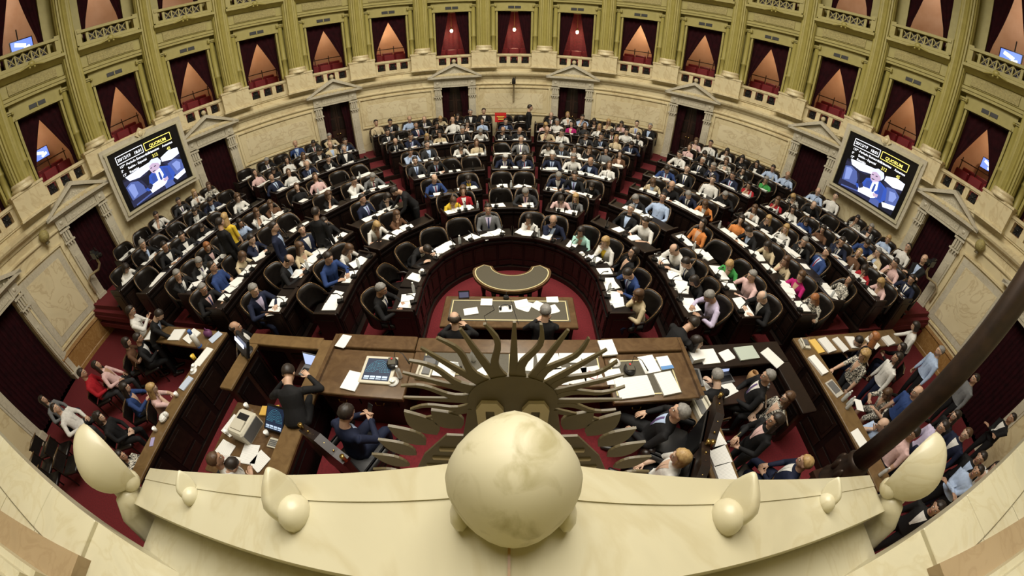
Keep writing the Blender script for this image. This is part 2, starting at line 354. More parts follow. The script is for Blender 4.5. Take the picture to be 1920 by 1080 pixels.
# wall beside the presidium (a straight wall under the camera's gallery)
fw = MB(); fw.box((0, -1.15, 1.7), (24, .3, 3.4)); st(fw, 'wall_front', M_WALL, 'straight marble wall behind the presidium', 'wall')
fw = MB(); fw.plate([(-12, 3.42), (12, 3.42), (12, 3.62), (-12, 3.62)], -1.3, -.15)
LG = st(fw, 'trim_4', M_WHITE, 'broad marble ledge over the presidium wall', 'ledge')
for s_ in (-1, 1):
    for i in range(14):
        m = MB(); m.rbox((s_ * (2.22 + .56 * i), -.285, 3.632), (.553, .27, .03), .004); m.build('slab', M_WHITE, LG)
        m = MB(); m.box((s_ * (2.22 + .56 * i), -.53, 3.624), (.553, .20, .012)); m.build('slab', M_WHITE, LG)
for s_ in (-1, 1):
    side_ = 'left' if s_ < 0 else 'right'
    def tier(d, x0, z0, z1):
        f_ = lambda x: -.34 - .17 * (x - 1.9) - d
        q = MB(); q.prism([(s_ * x0, f_(x0)), (s_ * 11, f_(11)), (s_ * 11, -3.2), (s_ * x0, -3.2)][::s_], z0, z1); return q
    st(tier(0, 1.88, 3.60, 3.70), 'trim_%d' % (6 + s_), M_DULL, 'dull brown marble course above the ledge, %s of the pediment' % side_, 'course')
    U_ = st(tier(.17, 2.02, 3.60, 3.80), 'trim_%d' % (9 + s_), M_WHITE, 'tiered marble mouldings under the gallery columns, %s of the pediment' % side_, 'moulding')
    for d, x0, z0, z1 in ((.21, 2.05, 3.8, 3.86), (.27, 2.08, 3.86, 3.96), (.31, 2.12, 3.96, 4.06), (.40, 2.2, 4.06, 4.40), (.62, 2.4, 4.40, 6.2)): tier(d, x0, z0, z1).build('moulding', M_WHITE, U_)
    cb = MB(); pts = [(s_ * (1.2 + .32 * i), -.33 - .055 * i + .03 * sin(i * 1.7), 3.665 if i else 3.655) for i in range(12)]
    cb.tube(pts, [.007] * len(pts), 5); tag(cb.build('loose_cable', M_BLACK, None, True), 'thin dark cable lying along the ledge %s of the pediment' % ('left' if s_ < 0 else 'right'), 'cable')
fwu = MB(); fwu.box((0, -2.4, 8), (24, .3, 9)); st(fwu, 'wall_gallery_front', M_OLIVE, 'olive gallery wall behind the presidium gallery', 'wall')

# ------------------------------------------------------------------ the gallery
g = MB(); last = -AEND
for n in range(-8, 9):
    a0, a1 = 12 * n - 3.2, 12 * n + 3.2; g.ring(11.95, 12.25, 4.05, 12.4, last, a0); g.ring(11.95, 12.25, 6.37, 7.5, a0, a1); g.ring(11.95, 12.25, 10.6, 12.4, a0, a1); last = a1
g.ring(11.95, 12.25, 4.05, 12.4, last, AEND)
st(g, 'wall_gallery', M_OLIVE, 'olive painted gallery wall pierced by two tiers of boxes', 'wall')
g = MB(); g.ring(11.9, 14.6, 3.72, 3.86, -AEND, AEND, 3); st(g, 'floor_gallery', M_CARPET, 'floor of the lower gallery boxes', 'floor')
g = MB(); g.ring(12.25, 14.6, 6.95, 7.45, -AEND, AEND, 3); st(g, 'floor_upper_gallery', M_SALMON, 'floor of the upper gallery boxes', 'floor')
g = MB(); g.ring(14.4, 14.6, 4.02, 12.4, -AEND, AEND, 3); st(g, 'wall_corridor', M_SALMON, 'salmon plaster back wall of the gallery boxes', 'wall')
g = MB()
for n in range(-8, 8): g.sweep([(12.25, 4.02), (12.25, 6.95), (14.4, 6.95), (14.4, 4.02)], 12 * n + 5.85, 12 * n + 6.15, 1)
st(g, 'wall_partitions', M_SALMON, 'salmon partitions between the gallery boxes', 'wall')

# columns (fluted), one mesh shared
sh = MB(); NF = 20; vs = []; fs = []
for k, (r, z) in enumerate(((.285, 0), (.28, 1.5), (.262, 4.5), (.245, 6.3))):
    for i in range(NF * 2):
        a = 2 * pi * i / (NF * 2); rr = r * (1 if i % 2 else .90); vs.append((rr * cos(a), rr * sin(a), z))
for k in range(3):
    for i in range(NF * 2): j = (i + 1) % (NF * 2); fs.append((k * NF * 2 + i, k * NF * 2 + j, (k + 1) * NF * 2 + j, (k + 1) * NF * 2 + i))
sh.add(vs, fs); shaft_me = sh.mesh('column_shaft', M_OLIVE)
bs = MB(); bs.lathe([(.335, 0), (.352, .04), (.335, .08), (.31, .10), (.31, .13), (.322, .16), (.31, .19), (.29, .22)], 24); base_me = bs.mesh('column_base', M_WALL, True)
cp = MB(); cp.lathe([(.25, 0), (.29, .05), (.30, .3), (.40, .6), (.42, .7)], 16); cp.box((0, 0, .78), (.9, .9, .16)); cap_me = cp.mesh('column_capital', M_OLIVE)
pe = MB(); pe.box((0, .2, .33), (.98, .9, .66)); pe.box((0, .17, .03), (1.04, .96, .06)); pe.box((0, .2, .68), (1.03, .94, .06)); ped_me = pe.mesh('pedestal', M_WALL)
for k in range(-9, 9):
    a = 12 * k + 6
    if abs(a) > 105: continue
    nm = '%s fluted olive column %s of the centre bay' % (ORD[(k + 1) if k >= 0 else -k], 'right' if k >= 0 else 'left')
    o = empty('gallery_column', wp(11.68, a, 4.03), -rad(a), nm, 'column', 'fluted gallery columns', 'structure')
    link('pedestal', ped_me, o); link('column_base', base_me, o, (0, 0, .70)); link('shaft', shaft_me, o, (0, 0, .91)); link('capital', cap_me, o, (0, 0, 7.2))
# colonnettes
cn = MB(); cn.lathe([(.125, 0), (.125, .05), (.10, .08), (.10, .62), (.12, .64), (.12, .70), (.098, .72), (.088, 1.86)], 12); cn_me = cn.mesh('colonnette_shaft', M_OLIVE, True)
cc = MB(); cc.box((0, 0, .10), (.27, .24, .05))
for s_ in (-1, 1): cc.tube([(s_ * .105, -.11, .04), (s_ * .105, .11, .04)], [.045, .045], 8)
cc.box((0, 0, .055), (.20, .18, .05)); cc_me = cc.mesh('colonnette_capital', M_OLIVE)
cb = MB(); cb.box((0, .05, .30), (.30, .34, .60)); cb_me = cb.mesh('colonnette_plinth', M_WALL)
grille = MB(); grille.box((0, .03, 0), (.20, .02, .24), mi=0)
for t in range(4): grille.box((0, 0, 0), (.25, .02, .022), ry=t * pi / 4, mi=1)
grille.ball((0, -.012, 0), (.035, .02, .035), 8, 4, mi=1); grille_me = grille.mesh('grille', [M_BLACK, M_DARKM])
chm = {}
def gchair():
    o = empty('gallery_seat', (0, 0, 0), 0, 'x', 'seat', 'red gallery seats')
    m = MB(); m.rbox((0, 0, .43), (.46, .44, .09), .03); m.build('seat', M_REDSEAT, o)
    m = MB(); m.rbox((0, .22, .70), (.46, .08, .46), .03); m.build('backrest', M_REDSEAT, o)
    for s_ in (-1, 1):
        m = MB(); m.tube([(s_ * .25, .20, .62), (s_ * .26, -.02, .63), (s_ * .25, -.20, .60), (s_ * .25, -.2, .02)], [.014] * 4, 6); m.build('armrest', M_STEEL, o)
    m = MB(); m.box((0, 0, .20), (.40, .34, .40)); m.build('pedestal', M_DARKM, o)
    return o
GSEAT = None
def sheet(u_in, ho, z0, z1, r, per=.11, amp=.035, nz=12, nx=12, s_=1, ac=0):
    """curtain in wall coordinates: outer edge at s*ho, inner edge given by u_in(t); t=0 at the top"""
    vs = []; fs = []
    for j in range(nz + 1):
        t = j / nz; z = z1 + (z0 - z1) * t; ui = u_in(t)
        for i in range(nx + 1):
            q = i / nx; u = s_ * (ho + (ui - ho) * q); d = amp * sin(2 * pi * q * nx / 3.1 + 1.3 * t + ac)
            p = wp(r + d, ac + deg(u / r), z); vs.append(p)
    for j in range(nz):
        for i in range(nx): a = j * (nx + 1) + i; fs.append((a, a + 1, a + nx + 2, a + nx + 1))
    n0 = len(vs); c0 = Vector((0, CY, 0)); vs += [v + Vector((v.x, v.y - CY, 0)).normalized() * .02 for v in vs]
    m = MB(); m.add(vs, fs + [tuple(n0 + i for i in f[::-1]) for f in fs]); return m
for n in range(-8, 9):
    ac = 12 * n; bn = bayname(n)
    # balustrade under the window
    B = empty('balustrade', wp(RW - .02, ac, 4.05), -rad(ac), 'pierced marble balustrade with three dark grilles, lower gallery, %s' % bn, 'balustrade', 'lower gallery balustrades', 'structure')
    hw = RW * rad(4.0)
    m = MB(); m.box((0, .05, .50), (2 * hw, .26, .08)); m.box((0, .05, .445), (2 * hw, .2, .04)); m.build('rail', M_WALL, B)
    m = MB(); m.box((0, .05, .07), (2 * hw, .22, .14)); m.build('base', M_WALL, B)
    for t in (-1, 1):
        for xa, xb in ((.150, .300), (.600, hw)):
            m = MB(); m.box((t * (xa + xb) / 2, .05, .28), (xb - xa, .18, .30)); m.build('pier', M_WALL, B)
    for t in (-1, 0, 1): link('grille', grille_me, B, (t * .45, .03, .28))
    # window surround
    G = empty('window_%d' % (n + 9), wp(11.9, ac, 4.65), -rad(ac), 'lower gallery box opening with olive colonnettes, %s' % bn, 'window', None, 'structure')
    for t in (-1, 1):
        x0 = t * 11.8 * rad(4.15)
        link('colonnette', cn_me, G, (x0, -.06, .03)); link('colonnette_capital', cc_me, G, (x0, -.06, 1.88)); link('colonnette_plinth', cb_me, G, (x0, -.02, -.60))
    m = MB(); hw2 = 12 * rad(4.6); m.box((0, .0, 1.95), (2 * hw2 - .3, .2, .46)); m.box((0, -.06, 1.745), (1.44, .12, .05)); m.build('lintel', M_OLIVE, G)
    v_ = MB(); v_.box((0, -.105, 1.88), (.50, .02, .11)); vn = v_.build('vent', M_BLACK, G)
    v_ = MB(); v_.box((0, -.12, 1.88), (.03, .02, .13)); v_.build('vent_bar', M_OLIVE, vn)
    for t in (-1, 1):
        m = MB(); m.box((t * .70, .02, .86), (.07, .2, 1.75)); m.build('jamb', M_OLIVE, G)
    # entablature and upper balcony
    E_ = empty('entablature', wp(RW, ac, 6.78), -rad(ac), 'olive entablature with carved frieze and lattice balcony, %s' % bn, 'entablature', 'gallery entablatures', 'structure')
    hw3 = RW * rad(4.75)
    def arc(prof, ha, name, m_):
        q = MB(); q.sweep(prof, ac - ha, ac + ha, 2); x = q.build(name, m_); x.parent = E_; x.matrix_parent_inverse = (Matrix.Translation(E_.location) @ Matrix.Rotation(-rad(ac), 4, 'Z')).inverted(); return x
    arc([(12, 6.78), (RW - .02, 6.78), (RW - .02, 6.85), (RW - .05, 6.86), (RW - .05, 6.94), (RW - .08, 6.96), (12, 6.96)], 4.75, 'architrave', M_OLIVE)
    arc([(12, 6.96), (RW, 6.96), (RW, 7.3), (12, 7.3)], 4.75, 'frieze', M_OLIVE)
    arc([(12, 7.0), (RW - .03, 7.0), (RW - .03, 7.27), (12, 7.27)], 3.6, 'frieze_relief', M_OLIVED)
    arc([(12, 7.3), (RW - .05, 7.3), (RW - .22, 7.40), (RW - .30, 7.42), (RW - .30, 7.50), (RW - .2, 7.53), (12, 7.53)], 5.0, 'cornice', M_OLIVE)
    arc([(12, 7.53), (RW - .2, 7.53), (RW - .2, 7.62), (12, 7.62)], 4.6, 'balcony_base', M_OLIVE)
    arc([(RW - .02, 7.90), (RW - .22, 7.90), (RW - .22, 7.98), (RW - .02, 7.98)], 4.6, 'balcony_rail', M_OLIVE)
    for t in (-1, 1):
        m = MB(); m.box((t * (RW - .12) * rad(4.4), -.12, 1.02), (.16, .22, .46)); m.build('balcony_post', M_OLIVE, E_)
        m = MB(); m.box((t * .62, -.12, .98), (.08, .12, .30)); m.build('balcony_pier', M_OLIVE, E_)
    for t in range(-2, 3):
        m = MB(); 
        for sg in (-1, 1): m.box((t * .235, -.12, .98), (.30, .03, .028), ry=sg * .85)
        m.ball((t * .235, -.14, .98), (.03, .02, .03), 6, 4); m.build('lattice', M_OLIVED, E_)
    m = MB(); m.box((0, -.04, .98), (1.2, .02, .28)); m.build('lattice_back', M_WOODD, E_)
    for t in (-1.5, -.5, .5, 1.5):
        m = MB(); m.box((t * .235, -.12, .98), (.04, .06, .28)); m.build('lattice_post', M_OLIVE, E_)
    m = MB(); m.ball((0, -.34, .72), (.10, .05, .08), 8, 5)
    for t in (-1, 1): m.tube([(t * .05, -.34, .70), (t * .22, -.33, .66), (t * .36, -.32, .63)], [.035, .025, .012], 6); m.ball((t * .07, -.34, .63), .035, 8, 5)
    m.build('scroll_ornament', M_OLIVE, E_, True)
    # curtains
    hwin = 11.98 * rad(3.2)
    if abs(n) <= 1:
        for s_ in (-1, 1):
            cu = sheet(lambda t: .14 + .38 * t ** 1.2, hwin, 4.55, 6.37, 12.05, s_=s_, ac=ac).build('box_curtain', M_CURT, None, True)
            tag(cu, 'crimson drape on the %s of the lower box, %s' % ('left' if s_ < 0 else 'right', bn), 'curtain', 'gallery box curtains')
        bk = sheet(lambda t: -hwin * 1.4, hwin * 1.4, 4.02, 6.7, 13.1, ac=ac, nx=22).build('back_curtain', M_CURTB, None, True)
        tag(bk, 'bright red curtain behind the lamp in the box, %s' % bn, 'curtain', 'box back curtains')
        p = wp(12.55, ac, 5.75)
        L_ = empty('pendant_lamp', (p.x, p.y, 5.62), 0, 'lit bulb hanging before the red curtain in the box, %s' % bn, 'lamp', 'pendant bulbs in the boxes')
        m = MB(); m.tube([(0, 0, .12), (0, 0, 1.3)], [.008, .008], 6); m.build('cord', M_BRASS, L_)
        m = MB(); m.lathe([(.02, .16), (.06, .10), (.035, .06)], 10); m.build('socket', M_BRASS, L_)
        m = MB(); m.ball((0, 0, 0), (.06, .06, .075), 10, 7); m.build('bulb', emis('bulb_glow', (1, .80, .48), 22), L_, True)
        point('bulb_light', (p.x, p.y, 5.45), 9, (1, .72, .42), .06)
    else:
        for s_ in (-1, 1):
            cu = sheet(lambda t: -.05 if t < .10 else -.05 + (hwin * .86 + .05) * ((t - .10) / .68) ** .9 if t < .78 else hwin * .86, hwin + .05, 4.55, 6.40, 12.06, s_=s_, ac=ac, nx=10).build('box_curtain', M_CURT, None, True)
            tag(cu, 'crimson drape pulled to the %s of the lower box, %s' % ('left' if s_ < 0 else 'right', bn), 'curtain', 'gallery box curtains')
        p = wp(13.5, ac, 6.3); point('box_lamp', p, 22 if abs(n) > 2 else 34, (1, .70, .44), .08)
        if abs(n) == 2:
            q = wp(14.3, ac + (1.2 if n > 0 else -1.2), 5.75); L_ = empty('wall_sconce', q, -rad(ac), 'lit wall lamp glimpsed inside the box, %s' % bn, 'lamp')
            m = MB(); m.lathe([(.05, 0), (.11, .2)], 10); m.build('shade', emis('sconce_glow', (1, .75, .42), 9), L_); m = MB(); m.box((0, .06, -.02), (.06, .1, .1)); m.build('bracket', M_BRASS, L_)
    # railing in the box
    if abs(n) > 1:
        Rl = empty('box_railing', wp(13.62, ac, 3.86), -rad(ac), 'dark stair railing inside the lower box, %s' % bn, 'railing', 'box railings')
        for zz in (1.21, .86):
            m = MB(); m.tube([(-.95, 0, zz), (.95, 0, zz)], [.02, .02], 6); m.build('rail', M_WOODD, Rl)
        for t in (-.9, -.3, .3, .9):
            m = MB(); m.tube([(t, 0, 0), (t, 0, 1.31)], [.018, .018], 6); m.build('post', M_WOODD, Rl)
    # seats
    if abs(n) <= 7:
        if GSEAT is None: GSEAT = gchair()
        ks = [(r_, u) for r_ in (12.62, 13.25) for u in (-.5, 0, .5)]
        for i, (r_, u) in enumerate(ks):
            q = wp(r_, ac + deg(u / r_), 3.86 + (.02 if r_ < 13 else .12)); lb = 'red leather seat, %s seat of the %s row, lower box, %s' % (['first', 'middle', 'last'][i % 3], 'front' if i < 3 else 'rear', bn)
            if n == -7 and i == 0: o = GSEAT; o.location = q; o.rotation_euler = (0, 0, -rad(ac)); o['label'] = lb
            else: dup(GSEAT, q, -rad(ac), lb)
        m = MB(); m.sweep([(12.3, 3.86), (12.3, 3.88), (12.95, 3.88), (12.95, 3.98), (13.58, 3.98), (13.58, 3.86)], ac - 4.6, ac + 4.6, 2)
        st(m, 'box_steps', M_CARPET, 'carpeted steps under the seats of the lower box, %s' % bn, 'steps')
    # upper box
    if abs(n) >= 1:
        for s_ in (-1, 1):
            def ui(t): return hwin * (min(1, 1.25 * t) ** 1.5 * .80) if t < .8 else hwin * .80 - .05 * (t - .8)
            cu = sheet(ui, hwin + .06, 7.6, 10.6, 12.02, s_=s_, ac=ac, nx=10).build('box_curtain', M_CURT, None, True)
            tag(cu, 'crimson drape tied to the %s of the upper box, %s' % ('left' if s_ < 0 else 'right', bn), 'curtain', 'upper box curtains')
        point('upper_box_lamp', wp(13.3, ac, 10.4), 30, (1, .76, .60), .1)
    if abs(n) == 7:
        for zz, lab, sc, rr in ((8.35, 'upper', 1.0, 12.7), (5.35, 'lower', .8, 14.1)):
            q = wp(rr, ac + (1.2 if n < 0 else -.6), zz); T = empty('television', q, -rad(ac), 'small lit television inside the %s box on the %s' % (lab, 'left' if n < 0 else 'right'), 'television', 'box televisions')
            m = MB(); m.box((0, .03, 0), (.72 * sc, .05, .44 * sc)); m.build('case', M_BLACK, T)
            m = MB(); m.box((0, 0, 0), (.66 * sc, .01, .38 * sc)); sc_ = m.build('screen', emis('tv_blue', (.10, .16, .55), 1.6), T)
            m = MB(); m.box((-.05 * sc, -.01, .05 * sc), (.35 * sc, .006, .10 * sc), ry=.3); m.box((.12 * sc, -.01, -.08 * sc), (.25 * sc, .006, .09 * sc), ry=-.3); m.build('picture', emis('tv_white', (.75, .82, 1), 1.8), sc_)
            m = MB(); m.tube([(0, .06, 0), (0, .3, .1), (0, .3, .6)], [.02] * 3, 6); m.build('bracket', M_DARKM, T)
# finials above the pediments and ball lamps on the ledge
for n in (-5, -3, -1, 1, 3, 5):
    q = wp(RW - .10, 12 * n, 4.27); o = empty('finial_lamp', q, 0, 'small bronze ball finial on the balustrade above the pediment, %s' % bayname(n), 'finial', 'balustrade finials')
    m = MB(); m.ball((0, 0, .06), .085, 10, 7); m.build('ball', M_BRONZEL, o, True); m = MB(); m.lathe([(.07, -.1), (.04, -.06), (.04, 0)], 8); m.build('stem', M_BRONZE, o)
for s_ in (-1, 1):
    q = wp(RW - .16, s_ * 90.6, 3.44); o = empty('ball_lamp', q, 0, 'olive ball lamp on the marble moulding, %s wall' % ('left' if s_ < 0 else 'right'), 'lamp')
    m = MB(); m.ball((0, 0, 0), (.15, .15, .17), 14, 9); m.build('globe', M_OLIVED, o, True); m = MB(); m.lathe([(.08, -.22), (.05, -.14)], 8); m.build('mount', M_BRONZE, o)
# television cameras
def tvcam(q, rz, lab, bracket):
    o = empty('broadcast_camera', q, rz, lab, 'camera', 'broadcast cameras')
    m = MB(); m.box((0, 0, .05), (.14, .34, .18)); m.box((0, .1, .17), (.08, .16, .06)); m.build('body', M_BLACK, o)
    m = MB(); m.tube([(0, -.16, .05), (0, -.34, .05)], [.06, .075], 10); m.build('lens', M_DARKM, o)
    m = MB(); m.tube([(.07, -.1, .16), (.07, .0, .24), (.07, .12, .2)], [.012] * 3, 6); m.build('carrying_handle', M_DARKM, o)
    m = MB(); m.tube([(-.1, .15, 0), (-.16, .3, -.05)], [.012] * 2, 6); m.build('pan_bar', M_DARKM, o)
    m = MB(); m.tube(bracket, [.035] * len(bracket), 8); m.build('pipe_bracket', M_BRONZEL, o, True)
    return o
tvcam(wp(10.95, -86.3, 2.2), -rad(-86.3), 'broadcast camera on a curved pipe bracket, left wall', [(0, .05, -.08), (0, .05, -.22), (-.05, .22, -.38), (-.28, .5, -.42), (-.38, .62, -.55), (-.38, .66, -.95)])
tvcam(wp(10.95, 86.6, 2.25), -rad(86.6), 'broadcast camera on a curved pipe bracket, right wall', [(0, .05, -.08), (0, .05, -.22), (.05, .22, -.38), (.28, .5, -.42), (.38, .62, -.55), (.38, .66, -.95)])
tvcam(wp(11.10, 0, 3.42), 0, 'small broadcast camera on a stem over the centre panel', [(0, .05, -.05), (0, .05, -.2), (0, .40, -.3), (0, .50, -.36), (0, .50, -.85)])

# ------------------------------------------------------------------ video walls
def text(s, size, x, z, m, parent, y=-.012, align='LEFT', bold=.012):
    cu = bpy.data.curves.new('screen_text', 'FONT'); cu.body = s; cu.size = size; cu.align_x = align; cu.offset = bold * size; cu.resolution_u = 2
    cu.materials.append(m); o = bpy.data.objects.new('screen_text', cu); COL.objects.link(o); o.parent = parent; o.location = (x, y, z); o.rotation_euler = (pi / 2, 0, 0); return o
E_WHITE = emis('led_white', (.86, .90, 1), 1.0); E_YEL = emis('led_yellow', (1, .85, .18), .85); E_BLUE = emis('led_blue', (.020, .060, .34), .85); E_SKIN = emis('led_skin', (.40, .31, .46), .75)
E_HAIR = emis('led_hair', (.50, .56, .76), .8); E_DK = emis('led_dark', (.004, .005, .016), .8); E_CHAIR = emis('led_chair', (.055, .085, .27), .8); E_PAP = emis('led_paper', (.72, .80, 1), .95); E_MID = emis('led_mid', (.012, .014, .045), .8); E_CHL = emis('led_chair_light', (.16, .22, .52), .8); E_SHAD = emis('led_shadow', (.02, .045, .22), 1)
for s_ in (-1, 1):
    A0 = wp(RW, s_ * 64.68, 0); A1 = wp(RW, s_ * 78.4, 0); cen = (A0 + A1) / 2; half = (A1 - A0).length / 2
    inward = Vector((-cen.x, CY - cen.y, 0)).normalized(); az = math.atan2(cen.x, cen.y - CY)
    T = empty('video_wall', (cen.x + inward.x * .20, cen.y + inward.y * .20, 2.36), -az, 'large lit quorum screen in a marble frame, %s wall' % ('left' if s_ < 0 else 'right'), 'screen', 'quorum screens')
    Wd, Hd, fr = half, 2.18, .19
    for nm, c_, d_ in (('t', (0, .05, Hd - fr / 2), (2 * Wd, .40, fr)), ('b', (0, .05, fr / 2), (2 * Wd, .40, fr)), ('l', (-Wd + fr / 2, .05, Hd / 2), (fr, .40, Hd - 2 * fr)), ('r', (Wd - fr / 2, .05, Hd / 2), (fr, .40, Hd - 2 * fr))):
        m = MB(); m.box(c_, d_); f = m.build('frame', M_FRAME, T)
        m = MB(); cc_ = (c_[0] * .955 if nm in 'lr' else 0, -.02, c_[2] + (-.06 if nm == 't' else .06 if nm == 'b' else 0)); dd = (d_[0] * (.93 if nm in 'tb' else .4), .36, d_[2] * (.4 if nm in 'tb' else 1)); m.box(cc_, dd); m.build('frame_bead', M_WHITE, f)
    m = MB(); m.box((0, -.16, Hd - .02), (.26, .08, .26), ry=pi / 4); m.ball((0, -.2, Hd - .02), (.09, .05, .09), 8, 5); m.build('boss', M_WALL, T)
    m = MB(); m.box((0, .0, Hd / 2), (2 * Wd - 2 * fr, .04, Hd - 2 * fr)); sc_ = m.build('screen', M_SCRBLACK, T)
    sc_.location = (0, -.11, 0)
    w2, z0_, z1_ = Wd - fr - .02, fr + .02, Hd - fr - .06
    def X(u): return -w2 + u * 2 * w2
    def Z(v): return z1_ - v * (z1_ - z0_)
    def poly(pts, m_, y, nm='picture'):
        q = MB(); q.plate([(X(u), Z(v)) for u, v in pts], y, y + .0008); return q.build(nm, m_, sc_)
    def frame_(u0, v0, u1, v1, t, m_):
        q = MB(); a, b, c_, d_ = X(u0), X(u1), Z(v0), Z(v1)
        q.box(((a + b) / 2, -.024, c_), (b - a, .004, t)); q.box(((a + b) / 2, -.024, d_), (b - a, .004, t)); q.box((a, -.024, (c_ + d_) / 2), (t, .004, abs(c_ - d_))); q.box((b, -.024, (c_ + d_) / 2), (t, .004, abs(c_ - d_))); q.build('text_box', m_, sc_)
    frame_(.09, .06, .47, .19, .018, E_WHITE); frame_(.50, .06, .89, .19, .018, E_YEL)
    text('20/12/19', .125, X(.105), Z(.15), E_WHITE, sc_, -.026); text('18:01', .125, X(.455), Z(.16), E_WHITE, sc_, -.026, 'RIGHT')
    text('QUORUM', .135, X(.69), Z(.165), E_YEL, sc_, -.026, 'CENTER')
    for i, (a, b) in enumerate((('137º -', 'Período Extraordinario'), ('2ª', 'Sesión - Especial'), ('12ª', 'Reunión'))):
        text(a, .098, X(.10), Z(.265 + .075 * i), E_WHITE, sc_, -.026); text(b, .098, X(.20), Z(.265 + .075 * i), E_WHITE, sc_, -.026)
    text('Presentes', .10, X(.60), Z(.265), E_WHITE, sc_, -.026, 'CENTER'); text('Ausentes', .10, X(.81), Z(.265), E_WHITE, sc_, -.026, 'CENTER')
    text('212', .13, X(.60), Z(.355), E_YEL, sc_, -.026, 'CENTER'); text('45', .13, X(.81), Z(.355), E_YEL, sc_, -.026, 'CENTER')
    poly([(.07, .46), (.93, .40), (.93, .98), (.07, .98)], E_DK, -.023)
    poly([(.12, .44), (.30, .42), (.50, .40), (.52, .50), (.30, .56), (.16, .53)], E_PAP, -.026); poly([(.66, .42), (.80, .36), (.93, .38), (.93, .50), (.80, .54), (.66, .50)], E_PAP, -.026)
    poly([(.08, .60), (.16, .56), (.26, .60), (.31, .72), (.32, .92), (.10, .92)], E_CHAIR, -.027); poly([(.27, .60), (.31, .62), (.36, .78), (.34, .80)], E_MID, -.028)
    poly([(.10, .62), (.16, .59), (.20, .62), (.20, .80), (.13, .84)], E_CHL, -.0275); poly([(.78, .62), (.86, .60), (.90, .66), (.88, .76), (.82, .78)], E_CHL, -.0275)
    poly([(.07, .50), (.45, .52), (.40, .58), (.07, .58)], E_MID, -.0255); poly([(.66, .53), (.93, .50), (.93, .56), (.70, .60)], E_MID, -.0255); poly([(.07, .86), (.36, .84), (.60, .92), (.60, .98), (.07, .98)], E_MID, -.0272)
    poly([(.72, .58), (.84, .55), (.93, .62), (.93, .82), (.78, .84)], E_CHAIR, -.027)
    poly([(.42, .62), (.50, .57), (.62, .56), (.74, .62), (.78, .80), (.72, .90), (.50, .88), (.34, .86), (.30, .80), (.38, .78)], E_BLUE, -.030)
    poly([(.44, .66), (.50, .62), (.51, .80), (.44, .84)], E_SHAD, -.0315); poly([(.64, .60), (.70, .64), (.72, .84), (.66, .86)], E_SHAD, -.0315)
    poly([(.52, .60), (.60, .58), (.62, .72), (.56, .82), (.52, .76)], E_PAP, -.033); poly([(.555, .64), (.58, .64), (.585, .78), (.565, .80), (.55, .77)], E_SHAD, -.036)
    poly([(.47, .46), (.52, .43), (.60, .44), (.62, .52), (.58, .60), (.53, .64), (.48, .60), (.46, .54)], E_SKIN, -.033)
    poly([(.45, .50), (.46, .42), (.53, .37), (.62, .39), (.65, .47), (.62, .54), (.60, .48), (.52, .44), (.48, .46)], E_HAIR, -.036)
    poly([(.475, .505), (.50, .50), (.50, .515), (.475, .52)], E_MID, -.037); poly([(.53, .50), (.56, .498), (.56, .513), (.53, .517)], E_MID, -.037); poly([(.49, .575), (.535, .572), (.53, .588), (.495, .59)], E_MID, -.037)
    poly([(.36, .80), (.56, .76), (.66, .82), (.60, .90), (.38, .92)], E_PAP, -.035); poly([(.34, .78), (.40, .74), (.43, .80), (.38, .86)], E_MID, -.038); poly([(.58, .80), (.66, .78), (.66, .84), (.60, .85)], E_SKIN, -.038)
    poly([(.74, .86), (.93, .80), (.93, .88), (.78, .93)], E_PAP, -.034); poly([(.58, .98), (.58, .90), (.64, .86), (.71, .88), (.73, .98)], E_CHAIR, -.040); poly([(.12, .95), (.40, .90), (.40, .925), (.12, .975)], E_CHAIR, -.034)

